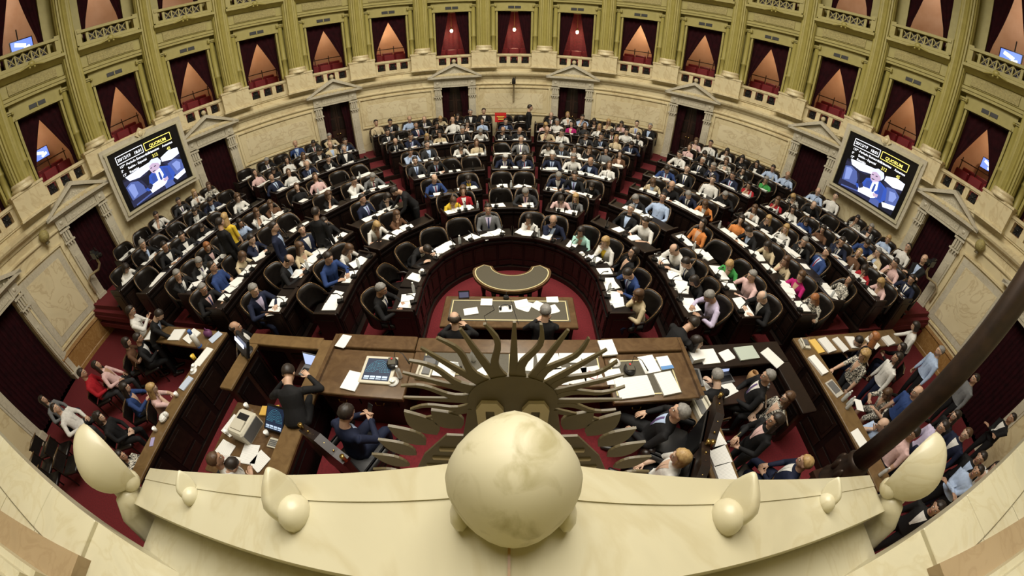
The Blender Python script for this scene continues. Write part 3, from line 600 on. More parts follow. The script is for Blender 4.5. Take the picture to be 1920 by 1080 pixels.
# ------------------------------------------------------------------ terraces, desks, chairs
YC = [5.15, 5.03, 4.93, 4.82, 4.78, 4.75, 4.60, 4.30]; RR = [1.92, 3.25, 4.30, 5.65, 6.72, 8.12, 9.15, 10.35]
ZR = [.1 + .13 * k for k in range(8)]
def rowp(k, r, a):
    """point of row k at radius r and azimuth a; beyond 90 degrees the row runs straight"""
    if abs(a) <= 90: return Vector((r * sin(rad(a)), YC[k] + r * cos(rad(a)), ZR[k])), a
    s_ = 1 if a > 0 else -1; return Vector((s_ * r, YC[k] - r * math.tan(rad(abs(a) - 90)), ZR[k])), 90 * s_
AMAX = [118, 108, 104, 101, 97, 97, 95, 92]
for k in range(8):
    r0 = RR[k] - (.24 if k == 0 else .30); m = MB(); N = 64; e = MB(); inn = []; out = []
    for i in range(N + 1):
        a = -AMAX[k] + 2 * AMAX[k] * i / N; p, h = rowp(k, r0, a); inn.append(p)
        d = Vector((sin(rad(h)), cos(rad(h)), 0)); o = Vector((0, CY, 0)); q = p - o
        b = q.dot(d); c_ = q.length_squared - q.z ** 2 - (RW + .02) ** 2; q2 = Vector((q.x, q.y, 0)); b = q2.dot(d); t = -b + math.sqrt(max(0, b * b - (q2.length_squared - (RW + .02) ** 2))); out.append(p + d * t)
    z1 = ZR[k]; z0 = 0 if k == 0 else ZR[k] - .131
    vs = [(p.x, p.y, z) for p in inn for z in (z0, z1)] + [(p.x, p.y, z) for p in out for z in (z0, z1)]; o2 = 2 * (N + 1); fs = []
    for i in range(N):
        a, b = 2 * i, 2 * i + 2; fs += [(a, b, b + 1, a + 1), (a + 1, b + 1, o2 + b + 1, o2 + a + 1), (o2 + a, o2 + a + 1, o2 + b + 1, o2 + b), (a, o2 + a, o2 + b, b)]
    fs += [(0, 1, o2 + 1, o2), (2 * N, o2 + 2 * N, o2 + 2 * N + 1, 2 * N + 1)]
    m.add(vs, fs); st(m, 'floor_terrace_%d' % (k + 1), M_CARPET, 'red carpeted terrace carrying the %s row of desks' % ORD[k + 1], 'terrace')
    # wooden nosing
    vs = []; fs = []
    for p, (i) in zip(inn, range(N + 1)):
        a = -AMAX[k] + 2 * AMAX[k] * i / N; h = max(-90, min(90, a)); d = Vector((sin(rad(h)), cos(rad(h)), 0))
        for dd, z in ((-.03, z1 + .012), (.09, z1 + .012), (.09, z1 - .02), (-.012, z1 - .02), (-.012, z0), (-.03, z0)): vs.append((p.x + d.x * dd, p.y + d.y * dd, z))
    for i in range(N):
        for j in range(6): a = 6 * i + j; b = 6 * i + (j + 1) % 6; fs.append((a, b, b + 6, a + 6))
    fs += [(0, 1, 2, 3, 4, 5), tuple(6 * N + j for j in range(5, -1, -1))]
    m = MB(); m.add(vs, fs); st(m, 'trim_%d' % (20 + k), M_MAHO2, 'dark wooden nosing of the terrace below the %s row' % ORD[k + 1], 'nosing')

# prototypes ---------------------------------------------------------
def proto_desk():
    o = empty('deputy_desk', (0, -50, 0), 0, 'x', 'desk', 'carved desks of the deputies')
    m = MB(); m.rbox((0, .01, .755), (1.0, .44, .04), .012); m.build('desktop', M_MAHO, o)
    m = MB(); m.rbox((0, .205, .80), (1.0, .09, .055), .012); m.build('front_ledge', M_MAHO2, o)
    m = MB(); m.box((0, .215, .31), (1.0, .035, .88)); m.box((0, .235, -.06), (1.0, .05, .12)); m.box((0, .24, .68), (1.0, .045, .04)); fp = m.build('front_panel', M_MAHO, o)
    for s_ in (-.25, .25):
        m = MB(); m.box((s_, .236, .42), (.40, .012, .40)); m.box((s_, .245, .42), (.30, .012, .28)); m.box((s_, .236, .12), (.40, .012, .12)); m.build('raised_panel', M_MAHO2, fp)
    for s_ in (-1, 1):
        m = MB(); m.box((s_ * .488, .04, .37), (.022, .36, .74)); m.build('side_panel', M_MAHO, o)
    return o
def proto_mic():
    o = empty('desk_microphone', (0, -50, 0), 0, 'x', 'microphone', 'gooseneck desk microphones')
    m = MB(); m.prism([(-.05, -.06), (.05, -.06), (.035, .06), (-.035, .06)], 0, .05); m.build('base', M_MIC, o)
    m = MB(); m.tube([(0, .02, .04), (0, .04, .13), (0, -.01, .20), (0, -.09, .22)], [.008, .008, .008, .014], 6); m.build('gooseneck', M_MIC, o, True)
    return o
def proto_chair():
    o = empty('armchair', (0, -50, 0), 0, 'x', 'chair', "deputies' leather armchairs")
    m = MB(); m.rbox((0, .02, .43), (.50, .48, .10), .04); m.build('seat', M_LEATHER, o, True)
    # wrapped back: arc opening forwards (+y)
    vs = []; fs = []; na, nz = 16, 5; R0 = .285
    for side in (0, 1):
        for j in range(nz + 1):
            for i in range(na + 1):
                t = -1 + 2 * i / na; a = t * rad(100); top = .98 - .30 * max(0, (abs(t) - .45) / .55) ** 1.3; z = .46 + (top - .46) * j / nz
                r = R0 + (.055 if side == 0 else 0) + .05 * (j / nz) * (1 - abs(t)); vs.append((r * sin(a), -.02 - r * cos(a) * .92, z))
    K = (na + 1) * (nz + 1)
    for j in range(nz):
        for i in range(na): a = j * (na + 1) + i; fs.append((a, a + 1, a + na + 2, a + na + 1)); fs.append((K + a, K + a + na + 1, K + a + na + 2, K + a + 1))
    for i in range(na): a = nz * (na + 1) + i; fs.append((a, a + 1, K + a + 1, K + a)); fs.append((i + 1, i, K + i, K + i + 1))
    for j in range(nz):
        a = j * (na + 1); b = a + na; fs.append((a, a + na + 1, K + a + na + 1, K + a)); fs.append((b, K + b, K + b + na + 1, b + na + 1))
    m = MB(); m.add(vs, fs); br = m.build('backrest', M_LEATHER, o, True)
    path = []
    for i in range(na + 1):
        t = -1 + 2 * i / na; a = t * rad(100); top = .98 - .30 * max(0, (abs(t) - .45) / .55) ** 1.3; r = R0 + .03 + .05 * (1 - abs(t)); path.append((r * sin(a), -.02 - r * cos(a) * .92, top + .005))
    m = MB(); m.tube(path, [.012] * len(path), 6, ref=Vector((0, 0, 1))); m.build('studded_rim', M_RIM, br, True)
    for s_ in (-1, 1):
        m = MB(); m.tube([(s_ * .30, -.02, .66), (s_ * .295, .12, .66), (s_ * .27, .20, .63)], [.03, .03, .025], 6); m.tube([(s_ * .285, .16, .62), (s_ * .26, .16, .42)], [.02, .02], 6); m.build('armrest', M_MAHO2, o, True)
    m = MB(); m.lathe([(.05, .06), (.04, .2), (.06, .38)], 10); 
    for t in range(4): a = pi / 4 + t * pi / 2; m.tube([(0, 0, .12), (.26 * cos(a), .26 * sin(a), .04)], [.03, .022], 6)
    m.build('swivel_base', M_MAHO, o)
    return o
def proto_staffchair():
    o = empty('staff_chair', (0, -50, 0), 0, 'x', 'chair', 'low dark staff chairs')
    m = MB(); m.rbox((0, .02, .44), (.44, .42, .07), .025); m.build('seat', M_LEATHER, o, True)
    m = MB(); m.box((0, -.20, .62), (.40, .03, .24), rx=.12); m.build('back_pad', M_LEATHER, o)
    m = MB(); m.tube([(-.23, -.19, .76), (0, -.225, .77), (.23, -.19, .76)], [.016, .018, .016], 6); m.build('back_rail', M_WOOD, o, True)
    for s_ in (-1, 1):
        m = MB(); m.tube([(s_ * .20, -.20, .76), (s_ * .20, -.17, .42), (s_ * .20, -.20, .02)], [.016] * 3, 6); m.build('leg', M_MAHO2, o); m = MB(); m.tube([(s_ * .19, .19, .42), (s_ * .20, .21, .02)], [.018, .014], 6); m.build('leg', M_MAHO2, o)
    return o
STAFF = proto_staffchair()
DESK, MIC, CHAIR = proto_desk(), proto_mic(), proto_chair()
def paper_mesh(i):
    R_ = random.Random(100 + i); m = MB(); z = 0; n = R_.choice((1, 2, 3))
    for k in range(n):
        h = R_.choice((.004, .008, .02)); wd, dp = .21, .297
        if R_.random() < .3: wd, dp = dp, wd
        m.box((R_.uniform(-.09, .09) * (k > 0), R_.uniform(-.03, .03), z + h / 2), (wd, dp, h), R_.uniform(-.35, .35) * (k > 0)); z += h + .0005
    if i % 3 == 0:      # an open document of two pages
        m.box((.20, .01, .006), (.20, .285, .012), .12); m.box((-.16, -.02, .003), (.16, .22, .006), -.2)
    elif i % 3 == 1: m.box((.17, -.03, .004), (.19, .27, .008), -.25)
    return m.mesh('paper_stack', M_PAPER)
PAPERS = [paper_mesh(i) for i in range(9)]
bt = MB(); bt.lathe([(.030, 0), (.033, .02), (.031, .09), (.033, .14), (.028, .17), (.012, .20), (.013, .225)], 10); BOT_ME = bt.mesh('bottle', M_PLAST, True)
ct = MB(); ct.lathe([(.016, .205), (.016, .232)], 8); CAP_ME = ct.mesh('cap', M_CERAM)
cu_ = MB(); cu_.lathe([(.075, 0), (.08, .008), (.03, .01)], 14, mi=0); cu_.lathe([(.025, .01), (.04, .05), (.036, .05), (.022, .016)], 12, mi=0); CUP_ME = cu_.mesh('cup_and_saucer', M_CERAM, True)
def bottle(p, label, group='small water bottles'):
    o = link('water_bottle', BOT_ME, None, p); tag(o, label, 'bottle', group); link('cap', CAP_ME, o); return o
def laptop(p, rz, label, lit=True, col=(.45, .55, .85)):
    o = empty('laptop', p, rz, label, 'laptop', 'open laptops')
    m = MB(); m.rbox((0, 0, .01), (.33, .23, .02), .005); m.build('base', M_GREYP, o)
    m = MB(); m.box((0, -.02, .022), (.28, .11, .004)); m.build('keyboard', M_BLACK, o)
    m = MB(); m.box((0, .145, .12), (.33, .012, .22), rx=-.3); ld = m.build('lid', M_GREYP, o)
    m = MB(); m.box((0, .136, .12), (.30, .006, .19), rx=-.3); m.build('display', emis('laptop_glow', col, .75) if lit else M_SCRBLACK, ld)
    return o

# ------------------------------------------------------------------ people
PAL = {'k': ((.010, .010, .011), 'black'), 'n': ((.012, .017, .042), 'navy'), 'c': ((.030, .031, .034), 'charcoal'), 'g': ((.17, .175, .18), 'grey'), 'w': ((.74, .73, .69), 'white'), 'b': ((.42, .53, .74), 'light blue'),
       'u': ((.026, .055, .175), 'bright blue'), 'p': ((.70, .48, .46), 'pale pink'), 'm': ((.42, .012, .14), 'magenta'), 'r': ((.36, .012, .020), 'red'), 'o': ((.66, .24, .065), 'orange'), 'y': ((.72, .50, .04), 'yellow'),
       't': ((.58, .48, .31), 'beige'), 'e': ((.055, .31, .075), 'green'), 'a': ((.42, .70, .62), 'aqua'), 'v': ((.56, .50, .68), 'lavender'), 'x': ((.13, .065, .035), 'brown')}
CLOTH = {q: mat('cloth_' + nm.replace(' ', '_'), c_, .8, noise=(25, tuple(v * .82 for v in c_)), spec=.25) for q, (c_, nm) in PAL.items()}
fm = mat('cloth_patterned', (.02, .02, .02), .8, noise=(38, (.72, .68, .58), 2, 1.0, (.46, .56))); CLOTH['f'] = fm; PAL['f'] = ((.4, .38, .33), 'patterned')
SKINS = [mat('skin_%d' % i, c_, .55, noise=(9, tuple(v * .9 for v in c_))) for i, c_ in enumerate(((.56, .36, .25), (.50, .31, .21), (.43, .255, .165), (.60, .41, .30)))]
HAIR = {'d': mat('hair_dark', (.014, .010, .008), .5, noise=(40, (.03, .02, .014))), 'b': mat('hair_brown', (.065, .032, .015), .5, noise=(40, (.11, .06, .03))), 'g': mat('hair_grey', (.26, .25, .23), .6, noise=(40, (.16, .15, .14))),
        'w': mat('hair_white', (.62, .61, .57), .6, noise=(40, (.45, .44, .41))), 'l': mat('hair_blond', (.46, .31, .13), .5, noise=(30, (.30, .18, .07))), 'r': mat('hair_auburn', (.26, .09, .03), .5, noise=(40, (.36, .15, .05))), 'o': mat('hair_fringe', (.05, .035, .025), .6, noise=(40, (.09, .07, .05)))}
HN = {'d': 'dark', 'b': 'brown', 'g': 'grey', 'w': 'white', 'l': 'blond', 'r': 'auburn'}
M_SHOE = mat('shoe_black', (.012, .010, .009), .35)
TIES = [mat('tie_%d' % i, c_, .5) for i, c_ in enumerate(((.02, .03, .10), (.25, .02, .05), (.02, .02, .02), (.10, .06, .18)))]
M_EYEW = mat('eye_white', (.7, .68, .62), .3); M_IRIS = mat('eye_dark', (.02, .012, .008), .3); M_LIP = mat('lips', (.36, .12, .10), .5)

def ik(S_, W_, l1, l2, pole):
    d = W_ - S_; L = min(d.length, (l1 + l2) * .995); d.normalize(); a = (l1 * l1 - l2 * l2 + L * L) / (2 * L); h = math.sqrt(max(0, l1 * l1 - a * a))
    p = pole - d * pole.dot(d); p.normalize(); return S_ + d * a + p * h, S_ + d * L
POSES = {  # lean, head tilt, right wrist, left wrist (x, y, z), standing
    'write': (15, 38, (.13, .42, .80), (-.16, .40, .80), 0), 'fore': (9, 12, (.14, .40, .80), (-.12, .42, .80), 0), 'chin': (13, 14, None, (-.12, .38, .80), 0),
    'lap': (-6, 4, (.09, .25, .64), (-.09, .24, .64), 0), 'back': (-15, -6, (.20, .16, .68), (-.12, .22, .64), 0), 'phone_sit': (4, 34, (.07, .34, .84), (-.07, .34, .84), 0), 'bend_sit': (38, 50, (.2, .55, .80), (-.18, .5, .80), 0),
    'stand': (1, 6, (.25, .06, .82), (-.25, .06, .82), 1), 'cross': (-1, 2, (-.10, .22, 1.16), (.10, .24, 1.12), 1), 'bend': (34, 40, (.22, .62, .86), (-.2, .5, .86), 1), 'reach': (8, 22, (.16, .50, .98), (-.24, .12, .84), 1),
    'phone': (2, 18, (.06, .36, 1.30), (-.08, .30, 1.16), 1), 'pen': (0, -4, (.05, .28, 1.08), (-.10, .24, 1.02), 1)}
def hand(mb, W_, d, n, s_, mi):
    """palm and five fingers at wrist W_, pointing along d, palm normal n, s_ = side of the thumb"""
    d = d.normalized(); n = (n - d * n.dot(d)).normalized(); x = d.cross(n) * s_
    mb.tube([W_ - d * .02, W_ + d * .03, W_ + d * .085], [(.028, .019), (.040, .017), (.040, .013)], 8, mi, ref=x)
    for i, (o, L) in enumerate(((-.030, .060), (-.010, .072), (.010, .078), (.030, .070))):
        b = W_ + d * .082 + x * o; k_ = b + d * L * .5 - n * .010; t = b + d * L * .85 - n * .032
        mb.tube([b, k_, t], [.0095, .0085, .007], 5, mi, ref=x)
    b = W_ + d * .025 + x * .030; mb.tube([b, b + x * .030 + d * .028 - n * .006, b + x * .036 + d * .062 - n * .016], [.012, .0105, .008], 5, mi, ref=n)
FC = MB()
for s_ in (-1, 1):
    FC.ball((s_ * .030, .082, .008), (.013, .010, .007), 8, 5, mi=0); FC.ball((s_ * .030, .090, .008), (.0055, .005, .0055), 6, 4, mi=1); FC.tube([(s_ * .014, .094, .030), (s_ * .030, .092, .034), (s_ * .046, .080, .029)], [.0035] * 3, 4, mi=1)
FC.tube([(-.022, .094, -.060), (0, .102, -.058), (.022, .094, -.060)], [.004, .006, .004], 5, mi=2, ref=Vector((0, 0, 1)))
def make_body(pose):
    lean, tilt, rw, lw, stand = POSES[pose]
    hz = .94 if stand else .53; pel = Vector((0, 0, hz)); al = rad(lean); up = Vector((0, sin(al), cos(al))); fwd = Vector((0, cos(al), -sin(al)))
    nb = pel + up * .50; be = rad((lean * .5 + tilt * .9)); hd = Vector((0, sin(be), cos(be))); hf = Vector((0, cos(be), -sin(be))); neck = nb + hd * .05; head = nb + hd * .185 + hf * .025
    sh_ = [nb - up * .065 + Vector((s_ * .172, 0, 0)) for s_ in (-1, 1)]
    cuts = [(pel, up), (nb + hd * .020, hd)]
    segs = []   # (label, a, b, ra, rb)
    mb = MB()
    tor = [(0, .165, .125), (.10, .155, .118), (.22, .150, .112), (.34, .172, .122), (.42, .172, .110), (.465, .135, .085), (.50, .074, .068)]
    mb.tube([pel + up * t + fwd * (.012 if .2 < t < .4 else 0) for t, _, _ in tor], [(a, b) for _, a, b in tor], 18)
    segs.append(('top', pel + up * .02, nb - up * .03, .14, .13))
    mb.tube([nb - hd * .02, neck + hd * .06], [(.058, .060), (.055, .060)], 12); segs.append(('skin', nb + hd * .02, head, .055, .09))
    HR = Matrix(((1, 0, 0), (0, hf.y, hd.y), (0, hf.z, hd.z)))      # head axes: x, forward, up
    H = lambda x, y, z: head + HR @ Vector((x, y, z))
    mb.ball(H(0, -.012, .030), (.078, .097, .092), 16, 12, R=HR); mb.ball(H(0, .018, -.030), (.064, .078, .085), 14, 10, R=HR); mb.ball(H(0, .050, -.085), (.038, .036, .030), 10, 7, R=HR)
    mb.tube([H(0, .090, .020), H(0, .106, -.012), H(0, .100, -.028)], [(.010, .012), (.014, .014), (.016, .010)], 8); mb.ball(H(0, .080, .034), (.052, .018, .012), 10, 6, R=HR); mb.ball(H(0, .088, -.062), (.024, .014, .012), 8, 6, R=HR)
    for s_ in (-1, 1): mb.ball(H(s_ * .080, -.008, -.005), (.012, .026, .036), 8, 6, R=HR)
    hands = MB()
    for i, s_ in enumerate((-1, 1)):
        wv = lw if s_ < 0 else rw
        Wt = Vector(wv) if wv else H(.035, .085, -.19)
        pole = Vector((s_ * .8, -.35, -.55)) if not stand or wv is None or wv[2] > 1 else Vector((s_ * .5, -.8, 0))
        if wv is None: pole = Vector((.55, .25, -.8))
        El, Wt = ik(sh_[i], Wt, .285, .255, pole)
        mb.tube([sh_[i] - Vector((s_ * .03, 0, .01)), sh_[i] + Vector((s_ * .012, 0, -.012)), (sh_[i] + El) / 2, El], [(.056, .062), (.056, .060), (.053, .053), (.046, .046)], 12)
        mb.tube([El, El * .55 + Wt * .45, Wt], [(.047, .047), (.042, .042), (.033, .033)], 10)
        segs += [('top', sh_[i], El, .06, .05), ('fore', El + (Wt - El) * .08, Wt, .045, .033)]
        cuts += [(El + (Wt - El) * .04, (Wt - El).normalized())]
        d = (Wt - El).normalized()
        if wv is None: d = (H(.02, .07, -.05) - Wt).normalized(); nn = -(hf)
        elif not stand and wv[2] > .75: d = (d + Vector((-s_ * .35, .25, 0)) * .6); d.z = max(d.z, -.15); nn = Vector((0, 0, 1)) if pose != 'phone_sit' else Vector((s_, 0, .3))
        elif stand and wv[2] < .84: nn = Vector((s_, 0, 0))
        else: nn = Vector((0, .2, 1))
        hands.m and None; hand(hands, Wt, d, nn, -s_ if nn.z > .5 else s_, 0)
        hip = pel + Vector((s_ * .092, 0, -.01))
        if stand: kn = Vector((s_ * .10, .03 if lean < 20 else .0, .50)); an = Vector((s_ * .105, -.02, .09))
        else: kn = Vector((s_ * .125, .43, .50)); an = Vector((s_ * .115, .36 + .04 * s_, .09))
        mb.tube([hip, hip * .5 + kn * .5, kn], [(.098, .094), (.084, .082), (.060, .060)], 12); mb.tube([kn, kn * .55 + an * .45, an], [(.060, .060), (.056, .058), (.040, .040)], 12)
        segs += [('legs', hip, kn, .09, .06), ('calf', kn, an + Vector((0, 0, .04)), .058, .042), ('shoe', an - Vector((0, .03, .05)), an + Vector((0, .15, -.055)), .045, .038)]
        mb.tube([an - Vector((0, .05, .045)), an + Vector((0, .06, -.045)), an + Vector((s_ * .015, .19, -.06))], [(.042, .045), (.046, .042), (.036, .026)], 10)
    segs.append(('legs', pel + Vector((-.06, 0, -.02)), pel + Vector((.06, 0, -.02)), .13, .13))
    me = mb.mesh('tmp', [M_SHOE]); ob = bpy.data.objects.new('tmp', me); COL.objects.link(ob)
    r = ob.modifiers.new('r', 'REMESH'); r.mode = 'VOXEL'; r.voxel_size = .0115; sm = ob.modifiers.new('s', 'SMOOTH'); sm.iterations = 2; sm.factor = .45
    dc = ob.modifiers.new('d', 'DECIMATE'); dc.ratio = .16
    dg = bpy.context.evaluated_depsgraph_get(); me2 = bpy.data.meshes.new_from_object(ob.evaluated_get(dg)); bpy.data.objects.remove(ob)
    bvh = BVHTree.FromPolygons([v.co.copy() for v in me2.vertices], [tuple(p.vertices) for p in me2.polygons])
    bm = bmesh.new(); bm.from_mesh(me2)
    for co, no in cuts: bmesh.ops.bisect_plane(bm, geom=bm.verts[:] + bm.edges[:] + bm.faces[:], dist=.0006, plane_co=co, plane_no=no)
    bm.to_mesh(me2); bm.free()
    V = [v.co.copy() for v in me2.vertices]; F = [tuple(p.vertices) for p in me2.polygons]; IDX = {'skin': 0, 'top': 1, 'legs': 2, 'shoe': 3, 'fore': 6, 'calf': 7}
    mi = []
    pre = [(lb, a, b - a, max((b - a).length_squared, 1e-9), ra, rb) for lb, a, b, ra, rb in segs]
    for f in F:
        c_ = sum((V[i] for i in f), Vector()) / len(f); best = None
        for si, (lb, a, ab, l2, ra, rb) in enumerate(pre):
            t = max(0, min(1, (c_ - a).dot(ab) / l2)); d = (c_ - (a + ab * t)).length - (ra + (rb - ra) * t)
            if best is None or d < best[0]: best = (d, lb, si)
        k_ = IDX[best[1]]; q = c_ - pel; u_ = q.dot(up); fr = q.dot(fwd); lat = c_.x
        if k_ == 0 and (c_ - nb).dot(hd) < .020: k_ = 1
        if best[2] == 0: k_ = 1 if u_ > 0 else 2
        if best[2] == len(pre) - 1: k_ = 1 if u_ > 0 else 2
        if best[2] == 0 and (c_ - nb).dot(hd) > .020: k_ = 0
        mi.append(k_)
    def front(rows, off, mi_):
        g = []; nc = 6
        for t, w_ in rows:
            for q in range(nc + 1):
                lat = -w_ + 2 * w_ * q / nc; o0 = pel + up * t + Vector((lat, 0, 0)) + fwd * .6; h = bvh.ray_cast(o0, -fwd)
                p = h[0] if h[0] is not None else o0 - fwd * .5
                g.append(p + fwd * off)
        b0 = len(V); V.extend(g)
        for r_ in range(len(rows) - 1):
            for q in range(nc): a = b0 + r_ * (nc + 1) + q; F.append((a, a + 1, a + nc + 2, a + nc + 1)); mi.append(mi_)
    front([(.20 + .275 * q / 8, .010 + .062 * q / 8) for q in range(9)], .005, 4)
    front([(.21 + .255 * q / 6, .019 - .004 * q / 6) for q in range(7)], .010, 5)
    o_ = len(V); hx = Matrix.Translation(head) @ HR.to_4x4(); V += [hx @ Vector(v) for v in FC.v]; F += [tuple(i + o_ for i in f) for f in FC.f]; mi += [8 + t for t in FC.m]
    o_ = len(V); V += hands.v; F += [tuple(i + o_ for i in f) for f in hands.f]; mi += [0] * len(hands.f)
    m3 = bpy.data.meshes.new('person_' + pose); m3.from_pydata([tuple(v) for v in V], [], F)
    for q in range(8): m3.materials.append(M_SHOE)
    for q in (M_EYEW, M_IRIS, M_LIP): m3.materials.append(q)
    m3.polygons.foreach_set('material_index', mi); m3.polygons.foreach_set('use_smooth', [True] * len(F)); m3.update()
    bpy.data.meshes.remove(me2)
    MX = Matrix.Translation(head) @ HR.to_4x4()
    return m3, MX, head
BODY = {p: make_body(p) for p in POSES}
def hair_mesh(style):
    R_ = random.Random(hash(style) % 1000 if False else len(style) * 7); m = MB(); nu, nv = 22, 14; vs = []; fs = []
    def rad3(d): return Vector((d.x * .086, d.y * .106 - .012, d.z * .100 + .030))
    keep = []
    for j in range(nv + 1):
        b = pi / 2 - pi * .80 * j / nv
        for i in range(nu):
            a = 2 * pi * i / nu; d = Vector((cos(b) * sin(a), cos(b) * cos(a), sin(b))); p = rad3(d)
            w = .003 * sin(9 * a + 3 * b) + .003 * R_.random()
            vol = {'short': 1.0, 'bald': .98, 'long': 1.10, 'bob': 1.12, 'curly': 1.22}[style]
            if style == 'curly': w += .010 * sin(7 * a) * sin(6 * b) + .008 * R_.random()
            fr = cos(a)        # 1 at the face
            lowlim = -.10 if style in ('short', 'bald') else -.5
            face = d.y > .25 and d.z < (.50 if style != 'bald' else 2) - .25 * abs(d.x)
            side = style in ('short', 'bald') and d.z < -.62 + .75 * max(0, d.y + .15)
            tuck = face or side or (style == 'bald' and d.z > .35 + .25 * max(0, -d.y))
            p = Vector((0, -.012, .03)) + (p - Vector((0, -.012, .03))) * (.84 if tuck else vol) + (d * w if not tuck else Vector())
            vs.append(p); keep.append(tuck)
    for j in range(nv):
        for i in range(nu):
            k_ = (i + 1) % nu; q = (j * nu + i, (j + 1) * nu + i, (j + 1) * nu + k_, j * nu + k_)
            if all(keep[t] for t in q): continue
            fs.append(q)
    m.add(vs, fs)
    if style in ('long', 'bob', 'curly'):
        L = {'long': .30, 'bob': .15, 'curly': .17}[style]; vs = []; fs = []; n = 20; nz = 7
        for side in (0, 1):
            for j in range(nz + 1):
                t = j / nz; z = .05 - L * t
                for i in range(n + 1):
                    a = rad(-118 + 236 * i / n); rx = .088 + .012 * t + .004 * sin(i * 2.1 + 3 * t); ry = .098 + .010 * t + .004 * sin(i * 1.7); k_ = 1 if side == 0 else .78
                    if style == 'curly': rx += .015 + .008 * sin(i * 3 + j * 2); ry += .012
                    taper = 1 if t < .8 else 1 - .12 * (t - .8) / .2
                    vs.append((rx * sin(a) * k_ * taper, -.012 - ry * cos(a) * k_ * taper, z))
        K = (n + 1) * (nz + 1)
        for j in range(nz):
            for i in range(n): a = j * (n + 1) + i; fs += [(a, a + 1, a + n + 2, a + n + 1), (K + a, K + a + n + 1, K + a + n + 2, K + a + 1)]
        for i in range(n): a = nz * (n + 1) + i; fs += [(a, a + 1, K + a + 1, K + a)]
        for j in range(nz): a = j * (n + 1); b = a + n; fs += [(a, a + n + 1, K + a + n + 1, K + a), (b, K + b, K + b + n + 1, b + n + 1)]
        m.add(vs, fs)
    me = m.mesh('hair_' + style, [HAIR['d']], True); return me
HAIRM = {s_: hair_mesh(s_) for s_ in ('short', 'bald', 'long', 'bob', 'curly')}
gl = MB()
for s_ in (-1, 1):
    pts = [(s_ * .032 + .022 * cos(t * pi / 5), .108, .006 + .016 * sin(t * pi / 5)) for t in range(11)]; gl.tube(pts, [.0025] * 11, 4, ref=Vector((0, 1, 0)), cap=0); gl.tube([(s_ * .054, .106, .012), (s_ * .084, .0, .012)], [.002, .002], 4)
gl.tube([(-.01, .110, .01), (.01, .110, .01)], [.002, .002], 4); GLASS_ME = gl.mesh('glasses', M_BLACK)
rp = random.Random(11)
def describe(code):
    sex, h, top = code[0], code[1], code[2:]
    a = 'man' if sex == 'M' else 'woman'
    if h == 'o': who = 'balding ' + a
    else: who = a + ' with ' + HN[h] + ' hair'
    A = PAL[top[0]][1]
    if len(top) > 1:
        cl_ = '%s %s and %s %s' % (A, 'suit' if sex == 'M' else 'jacket', PAL[top[1]][1], 'shirt' if sex == 'M' else 'top')
    else: cl_ = A + (' shirt' if sex == 'M' and top[0] not in 'knc' else ' jacket' if sex == 'M' else ' top')
    return who, cl_
def person(code, pose, p, face, label, group, scale=1.0, glasses=False, rs=None):
    me, MX, head = BODY[pose]; R_ = rs or rp
    sex, h, top = code[0], code[1], code[2:]
    o = bpy.data.objects.new('person', me); COL.objects.link(o); k_ = scale * (1.0 if sex == 'M' else .95); wx = k_ * (1.04 if sex == 'M' else .92)
    o.location = p; o.rotation_euler = (0, 0, -rad(face)); o.scale = (wx, k_, k_)
    skin = SKINS[R_.choice((0, 0, 1, 1, 2, 3))]; T = CLOTH[top[0]]
    suit = len(top) > 1
    shirt = CLOTH[top[1]] if suit else T
    dark = CLOTH[R_.choice('kknc')]
    if sex == 'M':
        legs = T if suit and top[0] in 'kncg' else dark; v4 = shirt; tie = (R_.choice(TIES) if suit and R_.random() < .6 else v4); fore = T if (suit or top[0] in 'kncgx' or R_.random() < .6) else skin; calf = legs
        if not suit and top[0] in 'knc': v4 = CLOTH[R_.choice('wb')]; tie = v4; legs = T
        if not suit and top[0] in 'wbpvgt': tie = v4
    else:
        legs = dark; v4 = shirt if suit else (skin if R_.random() < .35 else T); tie = v4; fore = skin if R_.random() < .55 and not suit else T; calf = skin if R_.random() < .35 else legs
        if top[0] == 'f' and R_.random() < .6: legs = T; calf = skin
    mats = [skin, T, legs, M_SHOE, v4, tie, fore, calf]
    for i, m_ in enumerate(mats): s_ = o.material_slots[i]; s_.link = 'OBJECT'; s_.material = m_
    tag(o, label, 'person', group)
    st_ = ('bald' if h == 'o' else 'short') if sex == 'M' else (R_.choice(('long', 'long', 'bob')) if h in 'dblr' else 'bob')
    if sex == 'F' and R_.random() < .10: st_ = 'curly'
    hm = bpy.data.objects.new('hair', HAIRM[st_]); COL.objects.link(hm); hm.parent = o; hm.matrix_local = MX
    hm.material_slots[0].link = 'OBJECT'; hm.material_slots[0].material = HAIR[h if h != 'o' else R_.choice('ogd')]
    if glasses or R_.random() < .18: g_ = bpy.data.objects.new('glasses', GLASS_ME); COL.objects.link(g_); g_.parent = o; g_.matrix_local = MX
    return o

